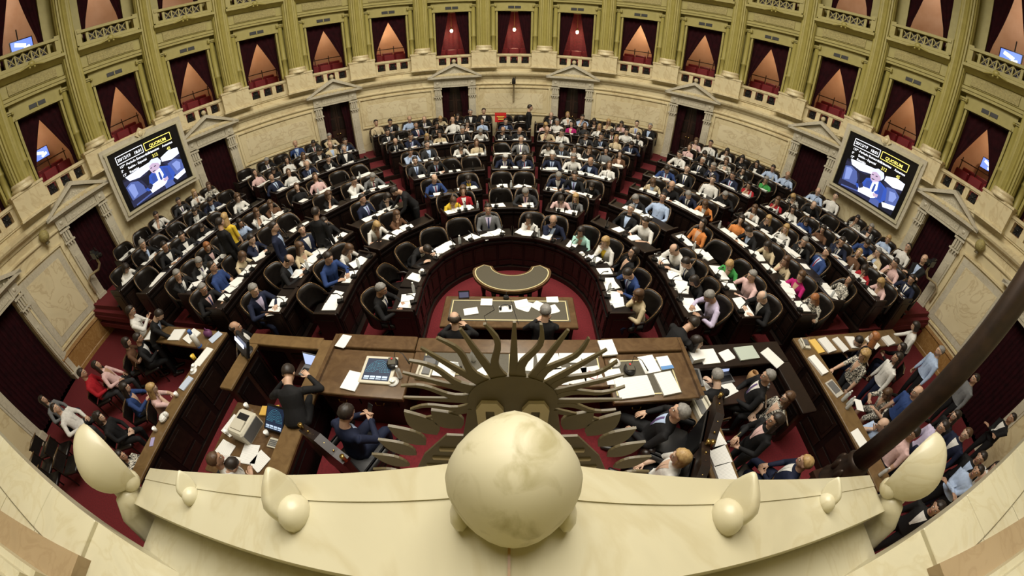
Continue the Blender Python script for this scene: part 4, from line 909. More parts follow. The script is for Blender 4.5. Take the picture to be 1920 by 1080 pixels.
ROWS = '''-109.9,15,Mgkw -14.0,9,Mdgv 11.5,-3,Fdw 25.0,-5,Monb 44.6,-6,Fda 61.5,12,Flwy 82.1,15,Fdk 97.1,15,Mdub 108.1,9,Fbt
-85.2,15,Mdu -73.1,15,Fbw -58.8,15,Flw -53.3,-1,Fbx -29.0,-11,Fby -18.8,-2,Fbrw 5.9,-3,Mgcp 18.5,-15,Fdp 29.3,4,Flgk 49.8,-1,Mgkb 58.1,10,Mdw 76.2,2,Mow 85.5,15,Mdcw 98.3,6,Fdk 104.4,15,Mgv
-101.3,15,Mgnv -86.8,-1,Mokb -79.8,-15,Fbt -69.0,15,Mdnw -65.1,15,Mdkb -52.8,-13,Mdnb -47.7,-2,Fdk -29.5,-7,Moub -12.0,-15,Fdny 13.5,15,Mgnw 22.7,11,Mdkb 32.0,-7,Fdk 45.8,-8,Mgkb 52.0,8,Mdb 64.4,6,Fdo 88.3,-11,Fle 93.9,15,Mgp 100.9,15,Mokw
-100.1,7,Mgkp -93.7,15,Mdu -87.9,-1,Fbt -82.7,15,Mdnw -57.1,-15,Fbk -48.5,12,Mdw -42.5,15,Mggw -32.9,15,Mdcb -26.2,14,Mdkb -3.0,-6,Mwnw 3.1,-15,Mdnb 11.6,3,Mwnb 17.8,15,Mgw 27.3,5,Monb 34.4,-15,Fbw 43.2,-15,Fbtb 49.1,-10,Mokk 55.2,11,Mgnw 62.2,6,Fbow 69.7,-4,Fdo 74.9,-6,Mdkb 80.4,11,Fdt 86.3,3,Fbt 92.8,-5,Fbm 98.0,8,Frf
-94.9,10,Mgkw -93.3,-13,Mgkw -86.5,11,Frkp -81.4,1,Mwkb -76.9,-4,Fdb -70.6,-9,Fbw -63.3,-4,Fbx -60.6,-15,Fbk -53.8,-4,Fbp -28.2,-3,Mdb -23.3,0,Mdcb -12.6,-1,Fdw -7.4,-15,Fbt 2.1,-5,Mggw 9.3,-15,Fdw 14.0,-11,Mgcb 18.5,-7,Fdwy 22.9,-15,Fbk 28.7,0,Fdg 33.1,-11,Fdx 42.7,-10,Mdub 47.2,3,Mdkw 54.2,7,Mdw 60.4,-15,Mgkk 64.1,-1,Fbw 71.1,-9,Flk 75.7,-6,Flw 81.1,10,Mgkw 84.9,10,Mdub 93.1,-2,Fdf
-86.5,-1,Mdkw -83.4,-15,Mdkw -78.7,-15,Fdk -69.0,-5,Fbw -61.5,-13,Mdnb -57.2,-15,Fbw -51.4,12,Monb -46.9,-15,Mdkw -41.9,8,Mgkw -34.1,1,Mokw -30.6,-5,Mdnb -23.2,-15,Flg -20.3,-15,Fdt -13.0,-11,Mgkw -8.3,7,Fgw -2.0,-15,Mokw 0.1,-15,Mokg 8.2,-15,Mot 12.6,-15,Mdw 19.2,-15,Mdcw 23.6,-15,Mdkb 30.4,-15,Flt 33.8,-15,Mdnb 42.2,-15,Mdw 46.9,-10,Mwkw 50.9,-13,Mgnw 55.5,-15,Mdnb 59.9,-15,Fdr 64.9,-5,Fbr 70.5,-15,Fdw 73.7,-15,Fdu 78.3,-15,Fdx 83.9,-15,Mdnw 89.0,-15,Flx 90.7,-15,Fdr 96.5,-4,Flp
-91.4,-13,Fdw -86.5,-6,Mgkb -74.7,-12,Mdkw -71.0,-15,Mdnb -62.0,-13,Fdp -59.0,-15,Fdk -52.8,-15,Fdw -49.5,3,Fbw -45.0,-9,Mdkw -41.7,-15,Motb -35.5,0,Mdnb -31.2,-3,Mdkw -22.6,1,Mdnw -18.3,-15,Fdk -13.5,-7,Mow -10.3,-15,Fdk -7.8,-15,Fdb -1.9,-14,Mdnb 6.2,-15,Flp 10.2,2,Mgw 14.2,-15,Fdm 17.7,-15,Fbc 22.4,-15,Flw 26.8,-15,Mdkw 30.9,-1,Mdw 34.6,-15,Fdwk 41.3,-15,Fbp 45.6,-15,Mdkw 50.3,-15,Fbf 54.4,-15,Fdkw 61.9,-15,Fge 67.1,-15,Flf 69.5,6,Mokk 83.0,-14,Mdu 86.7,-15,Mgtb 89.2,2,Mdp 93.0,-3,Mdnw
-77.1,15,Mdw -70.8,12,Mdcw -68.7,2,Flw -65.1,-15,Fbf -54.4,-11,Mgkw -47.4,15,Moub -44.1,15,Mdcw -40.6,-4,Mgt -34.0,12,Mdt -30.4,15,Mdkw -23.0,-2,Mob -19.8,-8,Mokw -16.3,-11,Flt -12.3,-8,Fdk -9.0,-4,Mgk -5.4,8,Mdk 8.4,-14,Mokw 12.1,3,Flw 15.5,14,Mdb 19.8,-15,Fdk 22.2,-15,Flt 27.0,8,Fdp 30.2,15,Mdtb 34.0,-10,Mgkb 40.3,-7,Fbp 43.3,-12,Mdw 47.1,10,Fdw 50.6,-15,Fdk 53.8,-12,Fdkw 56.6,7,Mdb 60.7,-9,Mob 64.3,-2,Mob 67.6,15,Mdw 75.5,-15,Fdf 77.8,-15,Fgc 81.8,2,Flb 84.1,15,Mdw'''.strip().split('\n')
def blocks(k):
    if k == 0: return [(-112, -0.8), (0.8, 112)]
    r = RR[k]; c_ = deg(math.asin(.62 / r)); b0 = deg(math.asin(.92 / r)); zend = [0, 106, 103, 100, 96, 96, 95, 87][k]
    a1, a2, a3, a4 = (31, 39, 69, 73) if k == 1 else (31.5, 38, 61.5, 65)
    return [(-zend, -a4), (-a3, -a2), (-a1, -b0), (-c_, c_), (b0, a1), (a2, a3), (a4, zend)]
BN = ['far left block', 'left block', 'inner left block', 'centre block', 'inner right block', 'right block', 'far right block']
first = {'c': True}
npap = 0; nbot = 0; nmic = 0; ncup = 0; nch = 0
R2 = random.Random(5)
for k in range(8):
    ppl = [e.split(',') for e in ROWS[k].split()]; ppl = [(float(a), int(d) / 100, c_) for a, d, c_ in ppl]; bl = blocks(k); r = RR[k]
    rs_ = r + .42; per = {i: [] for i in range(len(bl))}
    for a, d, c_ in ppl:
        i = min(range(len(bl)), key=lambda q: max(bl[q][0] - a, a - bl[q][1], 0)); per[i].append([min(max(a, bl[i][0]), bl[i][1]), d, c_])
    for bi, (a0, a1) in enumerate(bl):
        def s2a(a): return rad(a) * rs_ if abs(a) <= 90 else math.copysign(rad(90) * rs_ + r * math.tan(rad(abs(a) - 90)), a)
        def a2s(s_): 
            q = abs(s_); lim = rad(90) * rs_
            return math.copysign(deg(q / rs_) if q <= lim else 90 + deg(math.atan((q - lim) / r)), s_)
        lo, hi = s2a(a0), s2a(a1); seats = sorted([[s2a(a), d, c_] for a, d, c_ in per[bi]]); G = .56
        for it in range(60):      # keep neighbours apart
            for q in range(len(seats) - 1):
                g_ = seats[q + 1][0] - seats[q][0]
                if g_ < G: seats[q][0] -= (G - g_) / 2; seats[q + 1][0] += (G - g_) / 2
            for q in seats: q[0] = min(max(q[0], lo + .27), hi - .27)
        pts = [(lo - .28, None)] + [(s_[0], s_) for s_ in seats] + [(hi + .28, None)]; full = []
        for q in range(len(pts) - 1):
            if pts[q][1]: full.append(pts[q][1])
            gap = pts[q + 1][0] - pts[q][0]; ne = int((gap + .10) / .62) - 1
            for e in range(ne): full.append([pts[q][0] + gap * (e + 1) / (ne + 1), 0, None])
        full.sort(key=lambda t: t[0]); ns = len(full); bname = ('left arm' if bi == 0 else 'right arm') if k == 0 else BN[bi]; rowt = 'innermost row' if k == 0 else ORD[k + 1] + ' row'
        edges = [lo - .02] + [(full[q][0] + full[q + 1][0]) / 2 for q in range(ns - 1)] + [hi + .02]
        for q, (s_, d, code) in enumerate(full):
            where = '%s, %s, %s seat' % (rowt, bname, ORD[q + 1])
            a = a2s(s_); P, h = rowp(k, rs_ - .04 if code is None else rs_, a); face = h + 180
            ch = dup(CHAIR, (P.x, P.y, ZR[k]), -rad(face + R2.uniform(-10, 10) + (R2.uniform(-25, 25) if code is None else 0)), ('empty' if code is None else 'occupied') + ' studded dark leather armchair, ' + where); nch += 1
            # desk unit
            am = a2s((edges[q] + edges[q + 1]) / 2); wd = (edges[q + 1] - edges[q]) * (r - .02) / rs_ if abs(am) < 90 else (edges[q + 1] - edges[q])
            PD, hd_ = rowp(k, r, am); dup(DESK, (PD.x, PD.y, ZR[k]), -rad(hd_ + 180), 'dark carved desk with panelled front, ' + where.replace('seat', 'place'), sx=wd)
            rz = -rad(hd_ + 180); X_ = Vector((cos(rz), sin(rz), 0)); Y_ = Vector((-sin(rz), cos(rz), 0))
            PA, _ = rowp(k, r, a); 
            top = PA + Vector((0, 0, .776))
            if R2.random() < .78 or k < 3:
                q_ = PA + Y_ * .19 + X_ * R2.uniform(-.2, .2) + Vector((0, 0, .829)); mc = dup(MIC, q_, rz + R2.uniform(-.4, .4), 'black gooseneck microphone on the desk, ' + where.replace('seat', 'place')); nmic += 1
            occ = code is not None
            if R2.random() < (.97 if occ else .80):
                q_ = top + Y_ * R2.uniform(-.04, .05) + X_ * R2.uniform(-.08, .08); o = link('paper_stack', PAPERS[R2.randrange(9)], None, q_, rz + R2.uniform(-.3, .3))
                tag(o, 'white papers lying on the desk, ' + where.replace('seat', 'place'), 'papers', 'paper stacks on the desks'); npap += 1
            if R2.random() < .16 + (.25 if k == 0 else 0):
                q_ = top + Y_ * .11 + X_ * .24 * R2.choice((-1, 1)); bottle(q_, 'small clear water bottle on the desk, ' + where.replace('seat', 'place')); nbot += 1
            elif R2.random() < .10 + (.3 if k == 0 else 0):
                q_ = top + Y_ * .10 + X_ * .22 * R2.choice((-1, 1)); o = link('cup_and_saucer', CUP_ME, None, q_); tag(o, 'white cup and saucer on the desk, ' + where.replace('seat', 'place'), 'cup', 'cups on the desks'); ncup += 1
            if code:
                who, clo = describe(code); PP, h2 = rowp(k, rs_ - .02 + d * .6, a); pose = R2.choice(('write', 'write', 'fore', 'fore', 'chin', 'chin', 'lap', 'back'))
                if code in ('Mdgv',): pose = 'lap'
                if code == 'Fdk' and k == 0: pose = 'back'
                lab = '%s in %s, %s' % (who, clo, where); wds = lab.split()
                if len(wds) > 16: lab = '%s in %s, %s' % (who, PAL[code[2]][1], where)
                tw = R2.uniform(-14, 14) + (-14 if a > 50 else 14 if a < -50 else 0) * (R2.random() < .5)
                person(code, pose, (PP.x, PP.y, ZR[k] - .02), face + tw, lab, 'seated deputies', R2.uniform(.97, 1.03), rs=R2)
        # end panels of each block
        for e_, sg in ((lo - .03, -1), (hi + .03, 1)):
            a = a2s(e_); PD, hd_ = rowp(k, r + .02, a); m = MB(); m.rbox((0, 0, .33), (.05, .48, 1.0), .01); m.box((0, .0, .42), (.065, .32, .5)); o = m.build('desk_end_panel', M_MAHO2, None, False, (PD.x, PD.y, ZR[k]), -rad(hd_ + 180))
            tag(o, 'panelled end of the desk row, %s, %s, %s end' % (rowt, bname, 'first' if sg < 0 else 'last'), 'end panel', 'desk row ends')
#@@PART2@@
# ------------------------------------------------------------------ the well: clerks' table and crescent table
T = empty('clerks_table', (-.04, 4.52, 0), 0, 'long wooden clerks table with brown leather top in the well', 'table')
m = MB(); m.rbox((0, 0, .75), (2.36, .80, .055), .015); m.build('tabletop', M_WOOD, T)
m = MB(); m.box((0, .02, .779), (2.12, .56, .004)); m.build('leather_top', M_LEATHERG, T)
m = MB()
for c_, d_ in (((0, .27, .782), (2.06, .018, .003)), ((0, -.23, .782), (2.06, .018, .003)), ((-1.02, .02, .782), (.018, .5, .003)), ((1.02, .02, .782), (.018, .5, .003))): m.box(c_, d_)
m.build('gilt_border', M_GILT, T)
m = MB(); m.box((0, .30, .36), (2.2, .04, .72)); m.build('modesty_panel', M_MAHO, T)
for s_ in (-1, 1):
    m = MB(); m.box((s_ * 1.08, 0, .36), (.06, .66, .72)); m.build('side_panel', M_MAHO, T)
    m = MB(); m.box((s_ * .8, -.32, .66), (.5, .05, .14)); m.build('drawer', M_MAHO2, T)
# crescent table
def crescent(r_in, r_out, cx, cy, a, z0, z1, mb, n=28):
    vs = []; fs = []; A = rad(a)
    R_ = r_out; r2 = r_in
    pts = [(R_ * sin(t), -R_ * .86 * cos(t)) for t in [(-A + 2 * A * i / n) for i in range(n + 1)]]
    tip = [];
    q = [(r2 * sin(t), -r2 * .80 * cos(t) + .17) for t in [(A * .80 - 1.6 * A * i / n) for i in range(n + 1)]]
    e1 = pts[-1]; e2 = q[0]; mid = lambda p, r_, sgn: [((p[0] + r_[0]) / 2 + sgn * .10 * sin(pi * t), (p[1] + r_[1]) / 2 + .11 * sin(pi * t) + (p[1] - r_[1]) / 2 * cos(pi * t)) for t in (.3, .5, .7)]
    poly = pts + [(e1[0] * .97, e1[1] + .10), ((e1[0] + e2[0]) / 2, max(e1[1], e2[1]) + .14), (e2[0] * 1.06, e2[1] + .08)] + q + [(-e2[0] * 1.06, e2[1] + .08), (-(e1[0] + e2[0]) / 2, max(e1[1], e2[1]) + .14), (-e1[0] * .97, e1[1] + .10)]
    mb.prism([(cx + x, cy + y) for x, y in poly], z0, z1); return mb
T = empty('crescent_table', (0, 5.76, 0), 0, 'crescent shaped polished wooden table in the well before the clerks', 'table')
crescent(.40, .80, 0, 0, 88, .70, .76, MB()).build('tabletop', M_WOOD, T)
crescent(.44, .755, 0, .0, 86, .755, .764, MB()).build('gilt_border', M_GILT, T)
crescent(.455, .735, 0, .0, 85, .76, .767, MB()).build('leather_top', M_LEATHERG, T)
crescent(.46, .72, 0, 0, 82, .60, .70, MB()).build('apron', M_MAHO, T)
for x, y in ((-.60, .02), (.60, .02), (-.35, -.52), (.35, -.52), (-.2, -.28), (.2, -.28)):
    m = MB(); m.lathe([(.05, 0), (.035, .1), (.06, .3), (.035, .4), (.05, .6)], 8, (x, y, 0)); m.build('leg', M_MAHO2, T, True)
def sheet_(x, y, z, w_, h_, a, label, th=.006, m_=None, name='paper_sheet', cat='papers', group='papers on the presidium and clerks tables'):
    b = MB(); b.box((0, 0, th / 2), (w_, h_, th)); 
    if th < .012: b.box((.012, .008, th + .001), (w_ * .98, h_ * .98, .002), .06)
    o = b.build(name, m_ or M_PAPER, None, False, (x, y, z), rad(a)); return tag(o, label, cat, group)
ZT = .784
for x, y, w_, h_, a, th, lab in ((-.71, 4.48, .25, .17, 14, .02, 'white paper pad on the clerks table near the headset man'), (-.45, 4.73, .21, .18, 0, .02, 'white paper stack on the clerks table beside the tablet'), (-.11, 4.56, .22, .16, 3, .006, 'white sheet under the headphones on the clerks table'),
        (.18, 4.70, .24, .2, 12, .01, 'fanned white papers in the middle of the clerks table'), (.24, 4.64, .2, .24, -25, .004, 'loose white sheet under the fanned papers, clerks table'), (.47, 4.66, .2, .2, -38, .004, 'tilted white sheet near the bent clerk, clerks table'), (.74, 4.82, .21, .15, 0, .01, 'white paper by the far right corner, clerks table'), (.72, 4.56, .2, .2, 20, .004, 'white sheet at the elbow of the bent clerk')):
    sheet_(x, y, ZT, w_, h_, a, lab, th)
def headphones(p, rz, label, lying=True):
    o = empty('headphones', p, rz, label, 'headphones', 'black headsets')
    R_ = .085; m = MB(); pts = [(R_ * cos(t * pi / 10), 0, R_ * sin(t * pi / 10)) for t in range(11)]
    if lying: pts = [(x, z, .02) for x, _, z in pts]
    m.tube(pts, [.009] * 11, 6, ref=Vector((0, 0, 1)) if lying else Vector((0, 1, 0))); m.build('headband', M_BLACK, o, True)
    for s_ in (-1, 1):
        m = MB(); m.ball((s_ * R_, 0, .02) if lying else (s_ * R_, 0, -.02), (.025, .035, .04), 8, 6); m.build('ear_cup', M_BLACK, o, True)
    return o
headphones((-.11, 4.56, .80), .2, 'black headphones lying on white sheet, clerks table')
o = empty('tablet', (-.87, 4.85, ZT), .1, 'dark tablet propped in its case on the clerks table corner', 'tablet')
m = MB(); m.box((0, .02, .07), (.20, .015, .14), rx=-.5); m.build('case', M_BLACK, o); m = MB(); m.box((0, .008, .072), (.17, .005, .10), rx=-.5); m.build('display', emis('tablet_glow', (.05, .05, .09), .8), o)
o = empty('conference_microphone', (-.10, 4.86, ZT), 0, 'small black conference microphone at the far edge, clerks table', 'microphone')
m = MB(); m.rbox((0, 0, .03), (.10, .08, .06), .02); m.build('base', M_MIC, o); m = MB(); m.tube([(0, 0, .05), (0, .03, .10)], [.006, .01], 6); m.build('stem', M_MIC, o)
for x0, y0, x1, y1, lab in ((-.35, 4.70, -.42, 4.22, 'thin black headset cable trailing over the clerks table beside the paper stack'), (-.02, 4.83, .12, 4.2, 'thin black cable trailing over the clerks table beside the fanned papers')):
    m = MB(); m.tube([(x0, y0, .79), (x0 + .05, (y0 * 2 + y1) / 3, .789), (x1 - .05, (y0 + 2 * y1) / 3, .789), (x1, y1, .789)], [.004] * 4, 5); tag(m.build('cable', M_BLACK), lab, 'cable')
# ------------------------------------------------------------------ presidium
ZD = 1.30
m = MB(); m.box((-.06, 1.05, .26), (5.1, 4.3, .52)); st(m, 'floor_stage', M_CARPET, 'red carpeted platform under the presidium', 'platform')
P_ = empty('presidium_desk', (0, 2.8, 0), 0, 'long wooden presidium desk in three sections on the platform', 'desk')
m = MB(); m.box((-.06, .50, .64), (5.06, .06, 1.28)); m.build('front_panel', M_WOODD, P_)
for i in range(6):
    m = MB(); m.box((-2.16 + .84 * i, .535, .70), (.68, .02, .8)); m.build('raised_panel', M_MAHO2, P_)
for nm, x0, x1, y0, y1 in (('left', -2.60, -1.33, -.50, .28), ('centre', -1.33, 1.27, -.26, .30), ('right', 1.27, 2.50, -.52, .28)):
    dt = MB(); dt.rbox(((x0 + x1) / 2, (y0 + y1) / 2, ZD - .03), (x1 - x0 - .006, y1 - y0, .06), .012); dt.build('desktop', M_WOOD, P_)
    rl = MB(); rl.rbox(((x0 + x1) / 2, .42, ZD - .015 + (.02 if nm != 'centre' else 0)), (x1 - x0 - .006, .26, .07), .012); rl.build('far_rail', M_WOOD, P_)
for xx in (-2.60, 2.50):
    m = MB(); m.box((xx, 0, ZD + .01), (.06, 1.05, .08)); m.build('side_moulding', M_WOOD, P_)
bl_ = MB(); bl_.box((-.59, .14, ZD + .002), (1.18, .46, .006)); bl_.build('leather_top', M_LEATHERG, P_)
bl_ = MB(); bl_.box((.64, .14, ZD + .002), (1.10, .46, .006)); bl_.build('leather_top', M_LEATHERG, P_)
bl_ = MB(); bl_.box((1.78, -.13, ZD + .002), (.92, .60, .006)); bl_.build('leather_top', M_LEATHERG, P_)
for cx, cy, w_, h_ in ((-.59, .14, 1.14, .42), (.64, .14, 1.06, .42), (1.78, -.13, .88, .56)):
    m = MB()
    for c_, d_ in (((cx, cy + h_ / 2, ZD + .006), (w_, .016, .003)), ((cx, cy - h_ / 2, ZD + .006), (w_, .016, .003)), ((cx - w_ / 2, cy, ZD + .006), (.016, h_, .003)), ((cx + w_ / 2, cy, ZD + .006), (.016, h_, .003))): m.box(c_, d_)
    m.build('gilt_border', M_GILT, P_)
for x0, x1, yf in ((-2.55, -1.38, -.44), (1.32, 2.45, -.46)):
    m = MB(); m.box(((x0 + x1) / 2, (yf + .4) / 2, .88), (x1 - x0, .4 - yf, .70)); pd_ = m.build('pedestal', M_WOODD, P_)
    for i in range(2):
        xx = x0 + (x1 - x0) * (.27 + .46 * i); d_ = MB(); d_.box((xx, yf - .012, 1.12), ((x1 - x0) * .42, .02, .17)); d_.build('drawer', M_MAHO2, pd_)
        d_ = MB(); d_.tube([(xx - .06, yf - .03, 1.13), (xx - .05, yf - .05, 1.10), (xx + .05, yf - .05, 1.10), (xx + .06, yf - .03, 1.13)], [.008] * 4, 6); d_.build('handle', M_BRASS, pd_, True)
m = MB(); m.box((0, .38, .88), (2.6, .04, .7)); m.build('back_panel', M_WOODD, P_)
# sun disc reflections come from the lamps; papers and devices
Z1 = ZD + .004
for x, y, w_, h_, a, th, lab, mm in ((-2.09, 2.52, .23, .30, -9, .02, 'thick white document on the left wing of the presidium desk', M_PAPER), (-2.46, 3.19, .16, .24, -12, .01, 'white sheet at the far left corner of the presidium desk', M_PRINT),
        (-.86, 2.80, .30, .26, -6, .02, 'open white book beside the desk telephone, presidium centre', M_PAPER), (-.35, 2.78, .14, .20, -50, .012, 'small white notebook tilted near the middle of the presidium', M_PAPER),
        (.17, 2.98, .26, .36, -4, .012, 'tall white printed sheet near the centre of the presidium', M_PRINT), (.50, 2.98, .30, .34, 5, .012, 'white printed papers overlapping on the presidium centre', M_PRINT), (.80, 3.05, .30, .24, -3, .014, 'white papers with a corner turned, presidium centre', M_PRINT), (1.05, 3.08, .24, .22, 25, .01, 'white sheet turned aslant at the presidium centre', M_PAPER),
        (.55, 2.70, .36, .26, 2, .01, 'wide white sheet at the near edge, presidium centre', M_PAPER), (.86, 2.72, .22, .30, -12, .01, 'white sheet beside the red marked paper, presidium centre', M_PRINT), (1.06, 2.72, .25, .28, 10, .012, 'white paper with a red outline, presidium centre', M_PRINT),
        (1.34, 3.16, .22, .28, 6, .025, 'white document stack on the far rail, right wing of the presidium', M_PAPER), (1.89, 2.87, .24, .30, 9, .016, 'white document by the dark microphone box, right wing', M_PAPER), (2.13, 2.88, .19, .23, 6, .02, 'white booklet with a blue band, right wing of the presidium', M_PAPER), (2.06, 2.53, .26, .36, 8, .03, 'tall white paper stack at the near right corner, presidium', M_PRINT), (1.58, 2.50, .48, .32, 5, .025, 'open white printed pages spread at the near edge, right wing', M_PRINT), (1.34, 2.68, .22, .24, 3, .01, 'white sheet under the cup, right wing of the presidium', M_PAPER)):
    sheet_(x, y, Z1 + (.03 if y > 3.1 and abs(x) > 1.27 else 0), w_, h_, a, lab, th, mm)
m = MB(); m.box((0, 0, .001), (.19, .06, .002)); tag(m.build('blue_band', mat('blue_ink', (.10, .25, .55), .6), None, False, (2.14, 2.79, Z1 + .026), rad(6)), 'blue card strip on the white booklet, right wing of the presidium', 'card')
m = MB()
for c_, d_ in (((0, .05, 0), (.13, .006, .002)), ((0, -.05, 0), (.13, .006, .002)), ((-.065, 0, 0), (.006, .1, .002)), ((.065, 0, 0), (.006, .1, .002))): m.box(c_, d_)
tag(m.build('red_outline', mat('red_ink', (.45, .03, .08), .6), None, False, (1.06, 2.71, Z1 + .019), rad(-24)), 'thin red outline drawn on white paper, presidium centre', 'mark')
def seatmap(parent, cx, cy, w_, h_, z, rx, y3=None):
    """the seat map of the hall shown on the voting monitors: rings of dashes"""
    blue = emis('map_cyan', (.10, .42, .55), .9); grey = emis('map_grey', (.35, .45, .60), .7); m = MB()
    for i, r_ in enumerate((.10, .145, .19, .235, .28, .325, .37)):
        n = 7 + 3 * i
        for j in range(n):
            a = rad(-88 + 176 * (j + .5) / n); m.box((cx + r_ * w_ * 1.25 * sin(a), cy - h_ * .18 + r_ * h_ * 1.6 * cos(a), z), (w_ * .020, h_ * .010, .002), -a)
    m.build('seat_map', blue, parent)
    m = MB()
    for i in range(4): m.box((cx - w_ * .36 + w_ * .24 * i, cy - h_ * .36, z), (w_ * .20, h_ * .08, .002)); m.box((cx - w_ * .36 + w_ * .24 * i, cy - h_ * .45, z), (w_ * .20, h_ * .04, .002))
    m.build('map_buttons', grey, parent)
o = empty('touch_monitor', (-1.77, 2.73, Z1), 0, 'beige framed monitor showing the round seating map, set in the presidium', 'monitor')
m = MB(); m.rbox((0, 0, .012), (.47, .46, .024), .008); m.build('bezel', M_BEIGE, o); m = MB(); m.box((0, .0, .026), (.38, .37, .004)); sc_ = m.build('screen', emis('monitor_navy', (.006, .012, .030), 1), o); seatmap(sc_, 0, 0, .36, .36, .031, 0)
def micbox(p, rz, lab):
    o = empty('microphone_box', p, rz, lab, 'microphone', 'rounded microphone boxes')
    m = MB(); m.ball((0, 0, .035), (.085, .10, .045), 12, 7); m.build('box', M_MIC, o, True); m = MB(); m.box((0, .01, .078), (.10, .12, .012)); m.build('plate', M_LEATHERG, o)
    m = MB(); m.lathe([(.015, .08), (.015, .095)], 8, (0, .04, 0)); m.build('red_button', mat('button_red', (.5, .02, .02), .4), o); m = MB(); m.tube([(.03, .06, .08), (.06, .12, .16), (.16, .06, .14), (.24, -.06, .06)], [.005] * 3 + [.010], 6); m.build('gooseneck', M_MIC, o, True); return o
micbox((-1.58, 2.82, Z1 + .02), .2, 'rounded black microphone box beside the seating map monitor'); micbox((1.58, 2.78, Z1), 0, 'rounded black microphone box on the leather, right wing of the presidium')
for x, y, lab in ((-1.52, 2.56, 'white cup and saucer beside the seating map monitor'), (1.41, 2.92, 'white cup and saucer near the microphone box, right wing')):
    o = link('cup_and_saucer', CUP_ME, None, (x, y, Z1)); tag(o, lab, 'cup', 'cups on the presidium')
m = MB(); m.lathe([(.04, 0), (.055, .09), (.05, .09), (.036, .01)], 12); tag(m.build('drinking_glass', M_PLAST, None, True, (-.72, 2.80, Z1)), 'clear drinking glass beside the open book, presidium centre', 'glass')
bottle((-1.44, 2.64, Z1), 'clear water bottle beside the cup, left wing of the presidium'); bottle((-.50, 2.96, Z1), 'clear water bottle standing on the leather, presidium centre')
o = empty('desk_bell', (-.64, 2.78, Z1), 0, 'small brass hand bell on the presidium desk', 'bell'); m = MB(); m.lathe([(.030, 0), (.026, .03), (.012, .05)], 10); m.build('bell', M_BRASS, o, True); m = MB(); m.lathe([(.008, .05), (.014, .08), (.006, .11)], 8); m.build('handle', M_BLACK, o, True)
def phone(p, rz, lab):
    o = empty('desk_telephone', p, rz, lab, 'telephone', 'desk telephones')
    m = MB(); m.plate([(-.10, 0), (.10, 0), (.10, .04), (-.10, .04)], -.11, .11); m.build('base', M_BEIGE, o); m = MB(); m.box((.03, .03, .05), (.10, .14, .02)); m.build('keypad', M_GREYP, o)
    m = MB(); m.tube([(-.07, -.10, .06), (-.07, 0, .075), (-.07, .10, .06)], [.024, .016, .024], 8); m.build('handset', M_BEIGE, o, True); return o
phone((-1.13, 2.72, Z1), -.1, 'beige desk telephone with a dark base on the presidium')
o = empty('radio_charger', (-1.06, 2.90, Z1), -.1, 'dark grey box with a sloping face beside the telephone, presidium', 'device'); m = MB(); m.box((0, 0, .04), (.20, .12, .07), rx=.35); m.build('case', M_BLACK, o); m = MB(); m.box((0, -.02, .075), (.15, .07, .006), rx=.35); m.build('panel', M_GREYP, o)
# thrones
def throne(p, rz, lab):
    o = empty('presiding_chair', p, rz, lab, 'chair', 'carved presiding chairs')
    m = MB(); m.rbox((0, .05, .45), (.58, .56, .13), .04); m.build('seat', M_BLACK, o, True)
    m = MB(); m.box((0, -.27, .82), (.64, .07, .78)); bk = m.build('backrest', M_WOODD, o); m = MB(); m.rbox((0, -.225, .80), (.50, .05, .60), .02); m.build('back_cushion', M_BLACK, bk)
    m = MB(); m.plate([(-.35, 1.20), (.35, 1.20), (.35, 1.26), (.22, 1.30), (0, 1.40), (-.22, 1.30), (-.35, 1.26)], -.32, -.22); cr = m.build('crest', M_MAHO2, o)
    m = MB()
    for x in (-.33, -.2, -.08, .08, .2, .33): m.ball((x, -.27, 1.275 + (.10 - abs(x) * .3)), .013, 8, 5)
    for x in (-.33, .33): m.lathe([(.03, 1.24), (.02, 1.30), (.028, 1.34)], 8, (x, -.27, 0))
    q = m.build('crest_studs', M_BRASS, cr, True); q['kind'] = 'stuff'
    for s_ in (-1, 1):
        m = MB(); m.rbox((s_ * .31, .0, .68), (.09, .44, .07), .03); ar = m.build('armrest', M_BLACK, o, True); m = MB(); m.ball((s_ * .31, .23, .67), (.06, .07, .06), 8, 6); m.build('scroll', M_MAHO2, ar, True)
        m = MB(); m.box((s_ * .30, .18, .32), (.06, .06, .64)); m.build('leg', M_WOODD, o); m = MB(); m.box((s_ * .30, -.26, .24), (.06, .06, .48)); m.build('leg', M_WOODD, o)
    m = MB(); m.box((0, .05, .33), (.6, .56, .12)); m.build('seat_frame', M_WOODD, o)
    return o
# ------------------------------------------------------------------ left staff pens
def rail(x0, y0, x1, y1, zt, name, lab, th=.05, m_=None, z0=0.0, cat='rail', pn=True, xr=None):
    o = empty(name, ((x0 + x1) / 2, (y0 + y1) / 2, 0), 0, lab, cat)
    w_, d_ = x1 - x0, y1 - y0
    m = MB(); m.rbox((0, 0, zt - th / 2), (w_, d_, th), .012); m.build('top', m_ or M_WOOD, o)
    m = MB(); m.box((0, 0, (zt - th + z0) / 2), (w_ * (.9 if w_ > d_ else .55), d_ * (.9 if d_ > w_ else .55), zt - th - z0)); bd = m.build('body', M_WOODD, o)
    if pn:
        L = max(w_, d_); n = max(2, int(L / .62))
        for i in range(n):
            for s_ in (-1, 1):
                t = -L * .45 + L * .9 * (i + .5) / n; m = MB(); off = (w_ if d_ > w_ else d_) * .275
                if d_ > w_: m.box((s_ * (off + .008), t, zt * .50), (.02, L * .9 / n * .78, zt * .62)); m.box((s_ * (off + .016), t, zt * .50), (.02, L * .9 / n * .55, zt * .45))
                else: m.box((t, s_ * (off + .008), zt * .50), (L * .9 / n * .78, .02, zt * .62)); m.box((t, s_ * (off + .016), zt * .5), (L * .9 / n * .55, .02, zt * .45))
                m.build('raised_panel', M_MAHO, bd)
    return o
